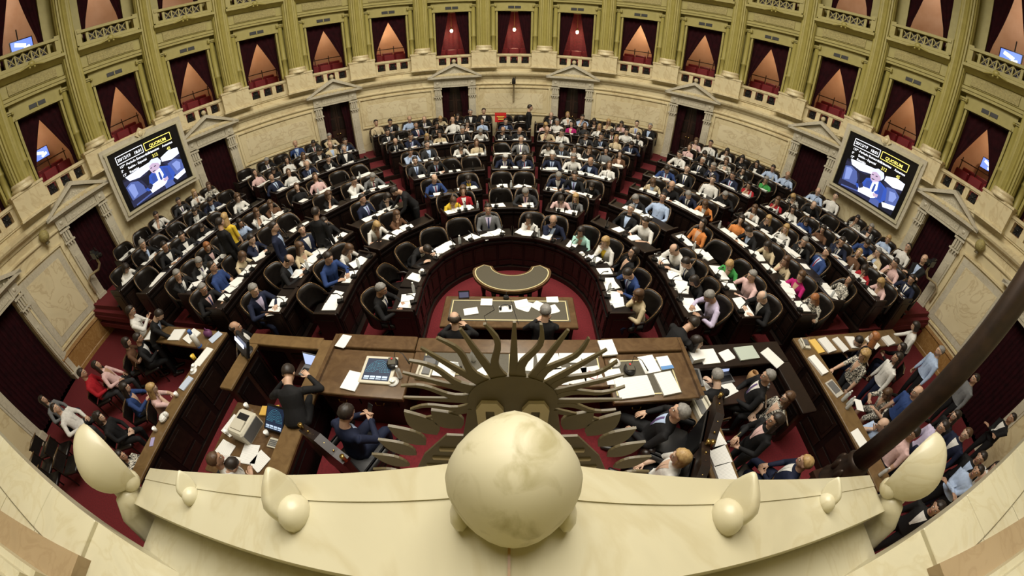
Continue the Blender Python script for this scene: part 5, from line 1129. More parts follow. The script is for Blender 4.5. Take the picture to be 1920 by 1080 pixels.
rail(-2.95, 1.00, -2.64, 3.36, 1.16, 'wooden_rail', 'wide wooden rail between the printer desk and the presidium', m_=M_WOODL)
rail(-4.42, 3.16, -2.95, 3.40, 1.16, 'wooden_rail', 'wooden rail on the hall side of the laptop clerk', m_=M_WOODL)
rail(-4.44, 2.22, -4.18, 3.16, 1.16, 'wooden_rail', 'short wooden rail carrying the tilted monitor', m_=M_WOODL)
o = empty('laptop_shelf', (-3.16, 2.98, 0), 0, 'dark shelf under the open laptop beside the rail', 'shelf'); m = MB(); m.rbox((0, 0, .86), (.46, .32, .04), .01); m.build('top', M_WOODD, o); m = MB(); m.box((0, .1, .42), (.4, .05, .84)); m.build('support', M_WOODD, o)
laptop((-3.12, 2.92, .882), -.15, 'open laptop with a pale blue display at the clerk beside the rail')
o = empty('flat_monitor', (-4.30, 2.98, 1.17), -.5, 'small flat monitor showing the session, tilted on the corner rail', 'monitor'); m = MB(); m.box((0, 0, .16), (.46, .05, .30), rx=-.5); m.build('case', M_BLACK, o); m = MB(); m.box((0, -.028, .16), (.42, .01, .26), rx=-.5); sc_ = m.build('screen', M_SCRBLACK, o)
m = MB(); m.box((-.02, -.03, .215), (.36, .01, .06), rx=-.5); m.box((.04, -.035, .13), (.30, .01, .05), rx=-.5); m.build('picture', emis('monitor_white', (.70, .76, 1), 1.5), sc_); m = MB(); m.lathe([(.12, 0), (.10, .02), (.02, .03), (.02, .1)], 10); m.build('stand', M_BLACK, o)
D_ = empty('printer_desk', (-3.62, 1.62, 0), 0, 'wooden desk crowded with printer, monitor and keyboard', 'desk')
m = MB(); m.rbox((0, 0, .775), (1.34, 1.22, .05), .012); m.build('desktop', M_WOOD, D_)
for s_ in (-1, 1):
    m = MB(); m.box((s_ * .62, 0, .375), (.05, 1.1, .75)); m.build('side_panel', M_WOODD, D_)
m = MB(); m.box((0, .55, .375), (1.2, .05, .75)); m.build('back_panel', M_WOODD, D_)
Z8 = .803
o = empty('laser_printer', (-3.78, 1.78, Z8), rad(-8), 'beige laser printer with an open paper slot on the desk', 'printer')
m = MB(); m.rbox((0, 0, .13), (.34, .42, .26), .03); m.build('body', M_BEIGE, o); m = MB(); m.box((0, .08, .264), (.20, .10, .012)); m.build('paper_slot', M_BLACK, o); m = MB(); m.box((0, -.06, .275), (.22, .16, .02), rx=.12); m.build('output_tray', M_BEIGE, o); m = MB(); m.box((.172, 0, .12), (.006, .36, .20)); m.build('side_vent', M_GREYP, o)
o = empty('monitor', (-3.28, 1.98, Z8), rad(-6), 'black flat monitor showing the round seating map beside the printer', 'monitor')
m = MB(); m.box((0, 0, .16), (.36, .04, .36), rx=-1.0); m.build('case', M_BLACK, o)
sc_ = MB(); sc_.box((0, 0, 0), (.32, .32, .004)); sm_ = sc_.build('screen', MATS['monitor_navy'], o); sm_.location = (0, -.018, .178); sm_.rotation_euler = (pi / 2 - 1.0, 0, 0); seatmap(sm_, 0, 0, .31, .31, .004, 0)
m = MB(); m.box((0, .04, .07), (.06, .04, .16)); m.box((0, .04, .008), (.22, .16, .016)); m.build('stand', M_BLACK, o)
o = empty('keyboard', (-3.17, 1.66, Z8), rad(-3), 'beige keyboard with dark keys in front of the monitor', 'keyboard'); m = MB(); m.rbox((0, 0, .012), (.36, .15, .024), .006); m.build('body', M_BEIGE, o)
m = MB()
for r_ in range(4):
    for c_ in range(14): m.box((-.155 + c_ * .0235, -.045 + r_ * .026, .027), (.018, .019, .008))
q = m.build('keys', M_GREYP, o); q['kind'] = 'stuff'
def cup(p, lab, h=.09, m_=None): 
    o = MB().lathe([(.028, 0), (.038, h), (.034, h), (.025, .006)], 12).build('paper_cup', m_ or M_CERAM, None, True, p); return tag(o, lab, 'cup', 'paper cups')
cup((-4.02, 2.16, Z8), 'white paper cup at the back corner of the printer desk'); cup((-3.42, 1.78, Z8), 'white paper cup between printer and keyboard'); cup((-4.14, 1.66, Z8 + .02), 'white paper cup on the sheets beside the printer')
m = MB(); m.box((0, 0, .02), (.34, .16, .04)); m.box((.05, .02, .045), (.22, .13, .02), .2); tag(m.build('padded_envelope', mat('manila', (.55, .34, .06), .7), None, False, (-3.55, 2.15, Z8), .1), 'yellow padded envelope behind the printer', 'envelope')
m = MB(); m.box((0, 0, .008), (.34, .15, .016)); m.box((.03, 0, .02), (.22, .1, .012), .3); tag(m.build('plastic_sleeve', mat('sleeve', (.55, .42, .44), .25), None, False, (-3.17, 2.13, Z8), -.1), 'crumpled clear plastic sleeve behind the monitor', 'sleeve')
for x, y, w_, h_, a, lab in ((-4.15, 1.80, .24, .34, -16, 'white grid printed sheet left of the printer'), (-4.08, 1.36, .30, .32, -14, 'open white printed pages at the near corner, printer desk'), (-3.60, 1.42, .28, .30, 4, 'white printed sheet before the printer'), (-3.38, 1.36, .24, .26, -28, 'white sheet sticking out beside the keyboard')):
    sheet_(x, y, Z8, w_, h_, a, lab, .01, M_PRINT, group='papers on the printer desk')
# ------------------------------------------------------------------ right staff pen
rail(2.44, 1.15, 2.84, 2.98, 1.0, 'wooden_rail', 'narrow wooden counter with fax and papers beside the presidium', m_=M_WOODL)
rail(2.70, 2.98, 4.75, 3.46, 1.0, 'staff_counter', 'dark counter with files on the hall side of the staff pen', m_=M_MAHO2, cat='counter')
rail(4.42, 1.95, 4.75, 2.98, 1.0, 'staff_counter', 'dark counter closing the outer side of the staff pen', m_=M_MAHO2, cat='counter')
o = empty('staff_desk', (3.55, 2.70, 0), 0, 'low dark desk with laptop before the grey haired staff man', 'desk'); m = MB(); m.rbox((0, 0, .74), (1.66, .52, .04), .01); m.build('desktop', M_WOODD, o); m = MB(); m.box((-.78, 0, .36), (.05, .46, .72)); m.build('side_panel', M_WOODD, o); m = MB(); m.box((.78, 0, .36), (.05, .46, .72)); m.build('side_panel', M_WOODD, o)
Zc = 1.003
for x, y, z, w_, h_, a, th, lab, mm in ((2.86, 3.24, Zc, .22, .30, 8, .09, 'thick white ream standing on the staff counter', M_PAPER), (3.12, 3.20, Zc, .32, .30, 2, .02, 'white document stack beside the thick ream, staff counter', M_PAPER), (3.48, 3.20, Zc, .24, .20, 14, .008, 'single white sheet on the staff counter', M_PAPER), (3.90, 3.22, Zc, .42, .28, 3, .025, 'grey green folder on the staff counter', M_CARD), (4.40, 3.08, Zc, .26, .40, 24, .012, 'white sheet hanging over the counter corner', M_PRINT),
        (3.38, 2.72, .762, .34, .26, 18, .012, 'open white pages before the grey haired staff man', M_PRINT), (2.98, 2.74, .762, .22, .30, 22, .01, 'white printed sheet beside the dark laptop', M_PRINT), (2.60, 2.54, Zc, .26, .22, 4, .01, 'white sheet behind the fax machine', M_PRINT), (2.63, 1.80, Zc, .27, .32, 12, .05, 'white printed stack beside the phone, narrow counter', M_PRINT), (2.63, 1.53, Zc, .28, .26, 6, .05, 'middle white printed stack on the narrow counter', M_PRINT), (2.63, 1.28, Zc, .26, .26, 4, .05, 'last white printed stack on the narrow counter', M_PRINT)):
    sheet_(x, y, z, w_, h_, a, lab, th, mm, group='papers of the staff pen')
laptop((3.42, 2.93, .762), .1, 'open laptop with a pale blue display on the staff desk', True, (.5, .62, .95)); laptop((2.72, 2.82, Zc), 1.45, 'dark laptop turned sideways on the narrow counter', False)
o = empty('fax_machine', (2.62, 2.24, Zc), rad(96), 'pale fax machine with a dark keypad on the narrow counter', 'fax'); m = MB(); m.rbox((0, 0, .05), (.36, .26, .10), .02); m.build('body', M_BEIGE, o); m = MB(); m.box((.02, .04, .105), (.24, .10, .012)); m.build('keypad', M_GREYP, o); m = MB(); m.tube([(-.15, -.09, .115), (0, -.09, .125), (.15, -.09, .115)], [.026, .018, .026], 8); m.build('handset', M_BEIGE, o, True)
m = MB(); m.rbox((0, 0, .006), (.075, .15, .012), .003); tag(m.build('mobile_phone', M_GREYP, None, False, (2.70, 2.01, Zc), 1.4), 'grey mobile phone lying on the narrow counter below the fax', 'phone')
m = MB(); m.lathe([(.07, 0), (.09, .16), (.06, .24), (.055, .24), (.08, .15), (.06, .01)], 10); tag(m.build('paper_bag', mat('kraft', (.42, .25, .11), .8), None, True, (3.88, 2.82, .762)), 'brown paper bag standing on the staff desk', 'bag')
m = MB(); m.box((0, 0, .03), (.26, .17, .06)); m.box((.01, .01, .07), (.22, .15, .03), .3); tag(m.build('book_stack', M_GREYP, None, False, (4.10, 2.74, .762), -.5), 'dark books stacked beside the paper bag, staff desk', 'books')
# ------------------------------------------------------------------ side benches
for s_ in (-1, 1):
    nm = 'thermos' if s_ < 0 else 'telephone'; x0, x1 = (-5.56, -5.26) if s_ < 0 else (5.20, 5.62)
    B = empty('press_bench', ((x0 + x1) / 2, 1.95, 0), 0, 'long panelled bench front of the %s side, facing the presidium' % nm, 'bench')
    w_ = x1 - x0; m = MB(); m.rbox((0, 0, .985), (w_, 3.1, .045), .012); m.build('top', M_WOODL, B); fx = -s_ * (w_ / 2 - .05); m = MB(); m.box((fx, 0, .48), (.06, 3.06, .96)); bd = m.build('front', M_MAHO, B)
    m = MB(); m.box((fx - s_ * .03, 0, .93), (.05, 3.08, .05)); m.box((fx - s_ * .03, 0, .06), (.06, 3.08, .12)); m.build('rail_moulding', M_MAHO2, bd)
    for i in range(5):
        t = -1.25 + .62 * i; m = MB(); m.box((fx - s_ * .035, t, .62), (.02, .50, .44)); m.box((fx - s_ * .045, t, .62), (.02, .38, .32)); m.build('raised_panel', M_MAHO2, bd); m = MB(); m.box((fx - s_ * .035, t, .25), (.02, .50, .18)); m.build('raised_panel', M_MAHO2, bd)
    for i in range(4):
        m = MB(); m.box((0, -1.4 + .93 * i, .48), (w_ * .8, .05, .92)); m.build('bracket', M_WOODD, B)
    xe = -7.85 if s_ < 0 else 8.85
    C_ = empty('press_counter', ((x1 + xe) / 2 if s_ > 0 else (x0 + xe) / 2, 3.28, 0), 0, 'counter covered with papers on the %s side' % nm, 'counter')
    L = abs(xe - (x1 if s_ > 0 else x0)); m = MB(); m.rbox((0, 0, .985), (L, .46, .045), .012); m.build('top', M_WOODL, C_); m = MB(); m.box((0, .19, .48), (L, .05, .96)); m.build('front', M_MAHO, C_)
    for i in range(4):
        m = MB(); m.box((-L * .375 + L * .25 * i, .222, .5), (L * .2, .02, .6)); m.build('raised_panel', M_MAHO2, C_)
Zb = 1.010
for x, y, w_, h_, a, th, lab, mm in ((-7.50, 3.22, .30, .34, 10, .02, 'white papers at the far end of the thermos side counter', M_PAPER), (-6.64, 3.28, .36, .30, 6, .02, 'white papers under the leaning dark suited man, thermos side', M_PAPER), (-6.15, 3.30, .32, .32, -18, .02, 'white papers beside the yellow marker, thermos side counter', M_PAPER), (-5.47, 3.34, .18, .26, -24, .01, 'pale blue sheet at the corner of the thermos side bench', mat('pale_blue_paper', (.50, .58, .72), .8)), (-5.43, 2.86, .20, .42, -8, .012, 'long white papers beside the thermos', M_PAPER), (-5.42, 2.25, .16, .28, -12, .02, 'pale blue folded papers on the thermos side bench', MATS['pale_blue_paper']),
        (5.67, 3.24, .20, .34, 6, .02, 'yellow printed forms beside the telephone', mat('yellow_paper', (.72, .48, .12), .8)), (5.98, 3.24, .28, .36, 8, .03, 'white binder pages under the writing man, telephone side', M_PRINT), (6.40, 3.22, .22, .36, 12, .02, 'white page column on the telephone side counter', M_PRINT), (6.85, 3.24, .30, .32, -6, .02, 'white papers before the auburn haired woman', M_PAPER), (7.55, 3.18, .28, .34, 18, .02, 'white papers between the two women, telephone side counter', M_PAPER), (8.20, 3.16, .34, .26, 6, .04, 'row of white booklets at the end of the telephone side counter', M_PRINT),
        (5.36, 2.80, .20, .42, 12, .04, 'white stack with a dark spine on the telephone side bench', M_PAPER), (5.80, 1.86, .16, .24, -24, .012, 'white notebook held by the woman writing at the bench', M_PAPER), (5.34, 1.28, .22, .34, 6, .008, 'white sheet on the bench beside the man in glasses', M_PAPER)):
    sheet_(x, y, Zb if not (5.7 < x < 5.9 and y < 2) else Zb + .0, w_, h_, a, lab, th, mm, group='papers on the side benches')
phone((5.36, 3.30, Zb), -.2, 'beige desk telephone at the corner of the side bench')
o = empty('tablet_computer', (5.42, 2.28, Zb), rad(14), 'silver tablet with a dark picture on the telephone side bench', 'tablet'); m = MB(); m.rbox((0, 0, .008), (.24, .34, .016), .004); m.build('case', mat('silver', (.45, .43, .38), .4), o); m = MB(); m.box((0, .02, .018), (.18, .24, .004)); m.build('picture', M_GREYP, o)
for i, (x, y) in enumerate(((5.44, 2.02), (5.50, 1.92), (5.43, 1.86), (5.52, 2.04))):
    o = bottle((x, y, Zb), 'clear water bottle, %s in the cluster on the telephone side bench' % ('nearest the tablet', 'nearest the notebook', 'nearest the bench edge', 'nearest the woman writing')[i]); o['group'] = 'clustered water bottles'
bottle((5.38, .62, Zb), 'lone clear water bottle near the end of the telephone side bench')
o = empty('thermos', (-5.72, 3.08, Zb), .3, 'white thermos flask with a blue base ring on the side counter', 'thermos'); m = MB(); m.lathe([(.055, .03), (.058, .28), (.04, .33)], 14); m.build('flask', M_CERAM, o, True); bl2 = mat('blue_plastic', (.05, .13, .40), .4); m = MB(); m.lathe([(.057, 0), (.057, .03)], 14); m.build('base_ring', bl2, o); m = MB(); m.lathe([(.04, .33), (.042, .40), (.03, .42)], 12); m.build('cap', bl2, o, True)
m = MB(); m.lathe([(.035, 0), (.045, .10), (.04, .10), (.03, .01)], 12); m.tube([(.045, 0, .08), (.075, 0, .06), (.045, 0, .02)], [.008] * 3, 6); tag(m.build('yellow_mug', mat('mug_yellow', (.70, .48, .05), .4), None, True, (-5.62, 2.78, Zb)), 'yellow mug beside the thermos', 'mug')
for x, y, lab in ((-5.50, 2.62, 'white cup and saucer behind the yellow mug'), (-5.44, 2.52, 'white cup and saucer next to the first cup on the thermos side bench')):
    tag(link('cup_and_saucer', CUP_ME, None, (x, y, Zb)), lab, 'cup', 'cups on the side bench')
m = MB(); m.ball((0, 0, .05), (.08, .10, .06), 9, 6); m.ball((.05, .05, .07), (.05, .05, .06), 7, 5); tag(m.build('crumpled_tissue', M_CERAM, None, False, (-5.42, 1.52, Zb)), 'crumpled white tissue on the thermos side bench', 'tissue')
cup((-5.46, 1.28, Zb), 'white paper cup beside the tissue, thermos side bench'); cup((-5.44, 1.98, Zb), 'white paper cup before the blond woman, thermos side bench')
m = MB(); m.rbox((0, 0, .006), (.08, .16, .012), .003); tag(m.build('mobile_phone', mat('phone_lilac', (.38, .35, .62), .3), None, False, (-5.42, 1.08, Zb), .4), 'lilac mobile phone on the thermos side bench', 'phone')
m = MB(); m.ball((0, 0, .07), (.11, .08, .08), 10, 7); m.tube([(-.06, 0, .12), (0, 0, .2), (.06, 0, .12)], [.01] * 3, 6); tag(m.build('purple_pouch', mat('pouch_purple', (.12, .03, .10), .6), None, True, (-5.66, 3.36, Zb)), 'purple pouch at the back of the thermos side counter', 'pouch')
# ------------------------------------------------------------------ standard lamp
o = empty('standard_lamp', (3.73, .69, 0), 0, 'tall dark bronze standard lamp pole with a carved base, by the staff pen', 'lamp')
m = MB(); m.box((0, 0, .75), (.34, .34, 1.5)); m.box((0, 0, 1.5), (.42, .42, .08)); m.build('pedestal', M_WOODD, o)
m = MB(); m.lathe([(.20, 1.54), (.21, 1.60), (.15, 1.66), (.17, 1.80), (.18, 1.92), (.14, 2.0), (.16, 2.04), (.11, 2.10)], 16); cb = m.build('carved_base', M_LAMPP, o, True)
for i in range(8): 
    a = pi / 4 * i; m = MB(); m.ball((.17 * cos(a), .17 * sin(a), 1.84), (.045, .045, .10), 8, 6); m.build('leaf', M_LAMPP, cb, True)
m = MB(); m.lathe([(.125, 2.08), (.115, 2.6), (.11, 7.6)], 18); m.build('pole', M_LAMPP, o, True)
m = MB(); m.lathe([(.1, 7.6), (.3, 7.8), (.34, 8.1), (.1, 8.3)], 14); m.build('lamp_head', M_BRASS, o, True)
# lamps high on the wall of the centre bay (outside the picture) that shine in the crescent table
o = empty('wall_chandelier', (0, 15.2, 8.35), 0, 'four bulb wall lamp above the centre box', 'lamp')
for x, z in ((-.2, 0), (0, .05), (.2, 0), (0, -.22)):
    m = MB(); m.ball((x, 0, z), .055, 8, 6); m.build('bulb', emis('chandelier_glow', (1, .86, .66), 30), o, True)
m = MB(); m.tube([(0, .1, .3), (0, .05, -.3)], [.02, .03], 6); m.tube([(-.25, .06, -.04), (.25, .06, -.04)], [.015, .015], 6); m.build('arm', M_BRASS, o)
# ------------------------------------------------------------------ marble aedicule below the camera
ap, sl, hx = 4.385, .468, 1.90
A = empty('marble_pediment', (0, .1, 3.6), 0, 'white marble pediment with a sculpted head seen from above', 'pediment', None, 'structure')
def apart(mb, name, m_, par=None, smooth=False):
    x = mb.build(name, m_, par or A, smooth); x.location = (0, -.1, -3.6) if par is None else (0, 0, 0); return x
zr = lambda x: ap - sl * abs(x)
m = MB()
for s_ in (-1, 1): m.plate([(0, zr(0) - .13), (s_ * hx, zr(hx) - .13), (s_ * hx, zr(hx)), (0, zr(0))][::s_], .035, .25)
apart(m, 'raking_cornice', M_WHITE)
m = MB()
for s_ in (-1, 1): m.plate([(0, zr(0) - .01), (s_ * hx, zr(hx) - .01), (s_ * hx, zr(hx) + .004), (0, zr(0) + .004)][::s_], .185, .252)
apart(m, 'raised_fillet', M_WHITE)
m = MB(); m.plate([(-1.87, 3.0), (1.87, 3.0), (1.87, zr(1.87) - .16), (0, zr(0) - .16), (-1.87, zr(1.87) - .16)], -.7, .15); apart(m, 'roof_block', M_WHITE)
m = MB(); m.plate([(-1.75, 2.5), (1.75, 2.5), (1.75, 3.1), (-1.75, 3.1)], -.3, .2); apart(m, 'entablature_block', M_WHITE)
m = MB(); m.box((0, .10, ap - .055), (.004, .125, .12)); apart(m, 'apex_joint', M_BROWN)
# the head
vs = MB(); vs.ball((0, 0, 0), 1.0, 28, 20); pts = []
for x, y, z in vs.v:
    wv = .101 * (1 - .22 * max(0, -y) ** 1.5 - .10 * max(0, y) ** 2.0) ; yy = y * .094 + (.010 * max(0, 1 - abs(x) * 1.4) * max(0, y)); pts.append((x * wv, yy, z * .125 + (.010 * max(0, y) * max(0, z))))
vs.v = pts; hd = MB(); hd.add([(p[0] + .006, p[1] + .183, p[2] + 4.43) for p in pts], vs.f); apart(hd, 'sculpted_head', mat('stained_marble', (.54, .50, .345), .5, noise=(16, (.30, .26, .12), 7, .8, (.50, .72))), None, True)
m = MB()
for s_ in (-1, 1): m.ball((.006 + s_ * .083, .148, 4.375), (.016, .028, .04), 10, 7); m.ball((.006 + s_ * .085, .185, 4.36), (.018, .028, .04), 8, 6)
e_ = apart(m, 'curls', M_WHITE, None, True); e_['kind'] = 'stuff'
m = MB(); m.ball((.006, .19, 4.33), (.075, .075, .06), 14, 8); apart(m, 'neck', M_WHITE, None, True)
for x, k_ in ((-1.15, 1), (-.515, 1.0), (.525, 1.0), (1.13, 1)):
    s_ = 1 if x > 0 else -1; m = MB(); zc = zr(x)
    b_ = MB(); b_.ball((0, 0, 0), 1.0, 16, 12); u_ = 1.0 if abs(x) > 1 else 1.22; R_ = Matrix.Rotation(s_ * .45, 3, 'Y') @ Matrix.Rotation(-.5, 3, 'X'); lf = []
    for px_, py_, pz_ in b_.v:
        tp = 1 - .55 * max(0, pz_) ** 1.6; px_ = max(px_ * s_, -.35) * s_
        v_ = R_ @ Vector((px_ * .042 * tp, py_ * .040 * tp + .012 * max(0, pz_), pz_ * .062)); lf.append((x + s_ * .006 + v_.x * u_, .172 + v_.y * u_, zc + .040 * u_ + v_.z * u_))
    m.add(lf, b_.f); m.ball((x - s_ * .026 * u_, .148, zc + .022 * u_), (.034 * u_, .038 * u_, .038 * u_), 14, 9)
    q = apart(m, 'bud', M_WHITE, None, True)
for s_ in (-1, 1):
    b_ = MB(); b_.ball((0, 0, 0), 1.0, 26, 18); lf = []
    R_ = Matrix.Rotation(s_ * .42, 3, 'Y')
    for px_, py_, pz_ in b_.v:
        q_ = px_ * s_; tp = 1 - .22 * max(0, pz_) ** 2
        py2 = min(py_, .10 + .25 * pz_); v_ = R_ @ Vector((s_ * q_ * .125 * tp, py2 * .20 * tp, pz_ * .205)); lf.append((s_ * 2.02 + v_.x, .185 + v_.y, 3.70 + v_.z))
    m = MB(); m.add(lf, b_.f); m.ball((s_ * 1.93, .13, 3.56), (.055, .06, .06), 12, 8); m.ball((s_ * 2.08, .07, 3.47), (.075, .055, .05), 12, 8); apart(m, 'shell', M_WHITE, None, True)
    m = MB(); m.tube([(s_ * 1.95, .06, 3.50), (s_ * 2.0, .0, 3.40), (s_ * 1.92, -.06, 3.22), (s_ * 1.82, -.1, 3.0)], [(.07, .09), (.06, .09), (.05, .09), (.06, .09)], 12); apart(m, 'volute', M_WHITE, None, True)
# the sun emblem hung before the pediment
E0 = empty('sun_emblem', (.006, .5, 4.17), 0, 'bronze painted sun emblem with wavy rays and laurel wreath, seen from behind', 'emblem')
Y0, Y1 = -.003, .003
m = MB(); m.plate([(.116 * cos(t * pi / 20), .116 * sin(t * pi / 20)) for t in range(40)], -.006, .006); m.build('disc', M_BRONZE, E0)
m = MB(); m.plate([(-.12, -.04), (.12, -.04), (.22, -.60), (-.22, -.60)][::-1], -.005, .005); m.build('shield', M_BRONZE, E0)
nr = 32
for i in range(nr):
    a = 2 * pi * i / nr + pi / 2; 
    if sin(a) < -.50: continue
    wavy = i % 2 == 1; L0, L1 = .110, .290; left = []; right = []; n = 9
    for j in range(n + 1):
        t = j / n; r_ = L0 + (L1 - L0) * t; w_ = .0078 * (1 - t ** 1.5) + .0030; o_ = (.013 * sin(t * 2.1 * pi) * (1 - .2 * t)) if wavy else 0
        ca, sa = cos(a), sin(a); left.append((r_ * ca - (o_ + w_) * sa, r_ * sa + (o_ + w_) * ca)); right.append((r_ * ca - (o_ - w_) * sa, r_ * sa + (o_ - w_) * ca))
    yt = .003 + .0006 * (i % 2); m = MB(); m.plate(right + left[::-1], -yt, yt); m.build('ray', M_BRONZE, E0)
for s_ in (-1, 1):
    m = MB(); pts = [(s_ * .20, -.20), (s_ * .30, -.36), (s_ * .40, -.62), (s_ * .18, -.62), (s_ * .10, -.20)]; m.plate(pts[::-s_], -.004, .004); m.build('wreath_branch', M_BRONZE, E0)
    for (x, z, a, L) in ((.19, -.15, 52, .12), (.27, -.20, 60, .15), (.32, -.28, 48, .15), (.37, -.37, 40, .15), (.42, -.48, 30, .15), (.45, -.60, 15, .15)):
        A_ = rad(a); pts = []
        for t in range(9): q = t / 8; pts.append((q * L, .046 * sin(pi * q ** .8)))
        for t in range(7, 0, -1): q = t / 8; pts.append((q * L, -.046 * sin(pi * q ** .8)))
        pts = [(s_ * (x + u * cos(A_) - v * sin(A_) - .04), z + u * sin(A_) + v * cos(A_)) for u, v in pts]; m = MB(); m.plate(pts if s_ > 0 else pts[::-1], -.0047, .0047); m.build('laurel_leaf', M_BRONZE, E0)
    for i in range(4):
        m = MB(); m.box((s_ * (.20 + .035 * i), -.006, -.30 - .075 * i), (.075, .008, .016), ry=.06 * s_); m.build('slot', M_BRONZEL, E0)
    m = MB(); cx, cz = s_ * .060, -.062
    ro = [(cx + .036 * x, cz + .075 * z) for x, z in ((-1, -1), (1, -1), (1, .55), (.55, 1), (-.55, 1), (-1, .55))]; ri = [(cx + .012 * x, cz + .036 * z) for x, z in ((-1, -1), (1, -1), (1, .9), (.9, 1), (-.9, 1), (-1, .9))]
    vs = [(x, y, z) for y in (-.018, -.007) for x, z in ro + ri]; fs = []
    for i in range(6):
        j = (i + 1) % 6; fs += [(i, j, 6 + j, 6 + i), (12 + i, 18 + i, 18 + j, 12 + j), (i, 12 + i, 12 + j, j), (6 + i, 6 + j, 18 + j, 18 + i)]
    m.add(vs, fs); m.build('mounting_bracket', M_BRONZEL, E0)
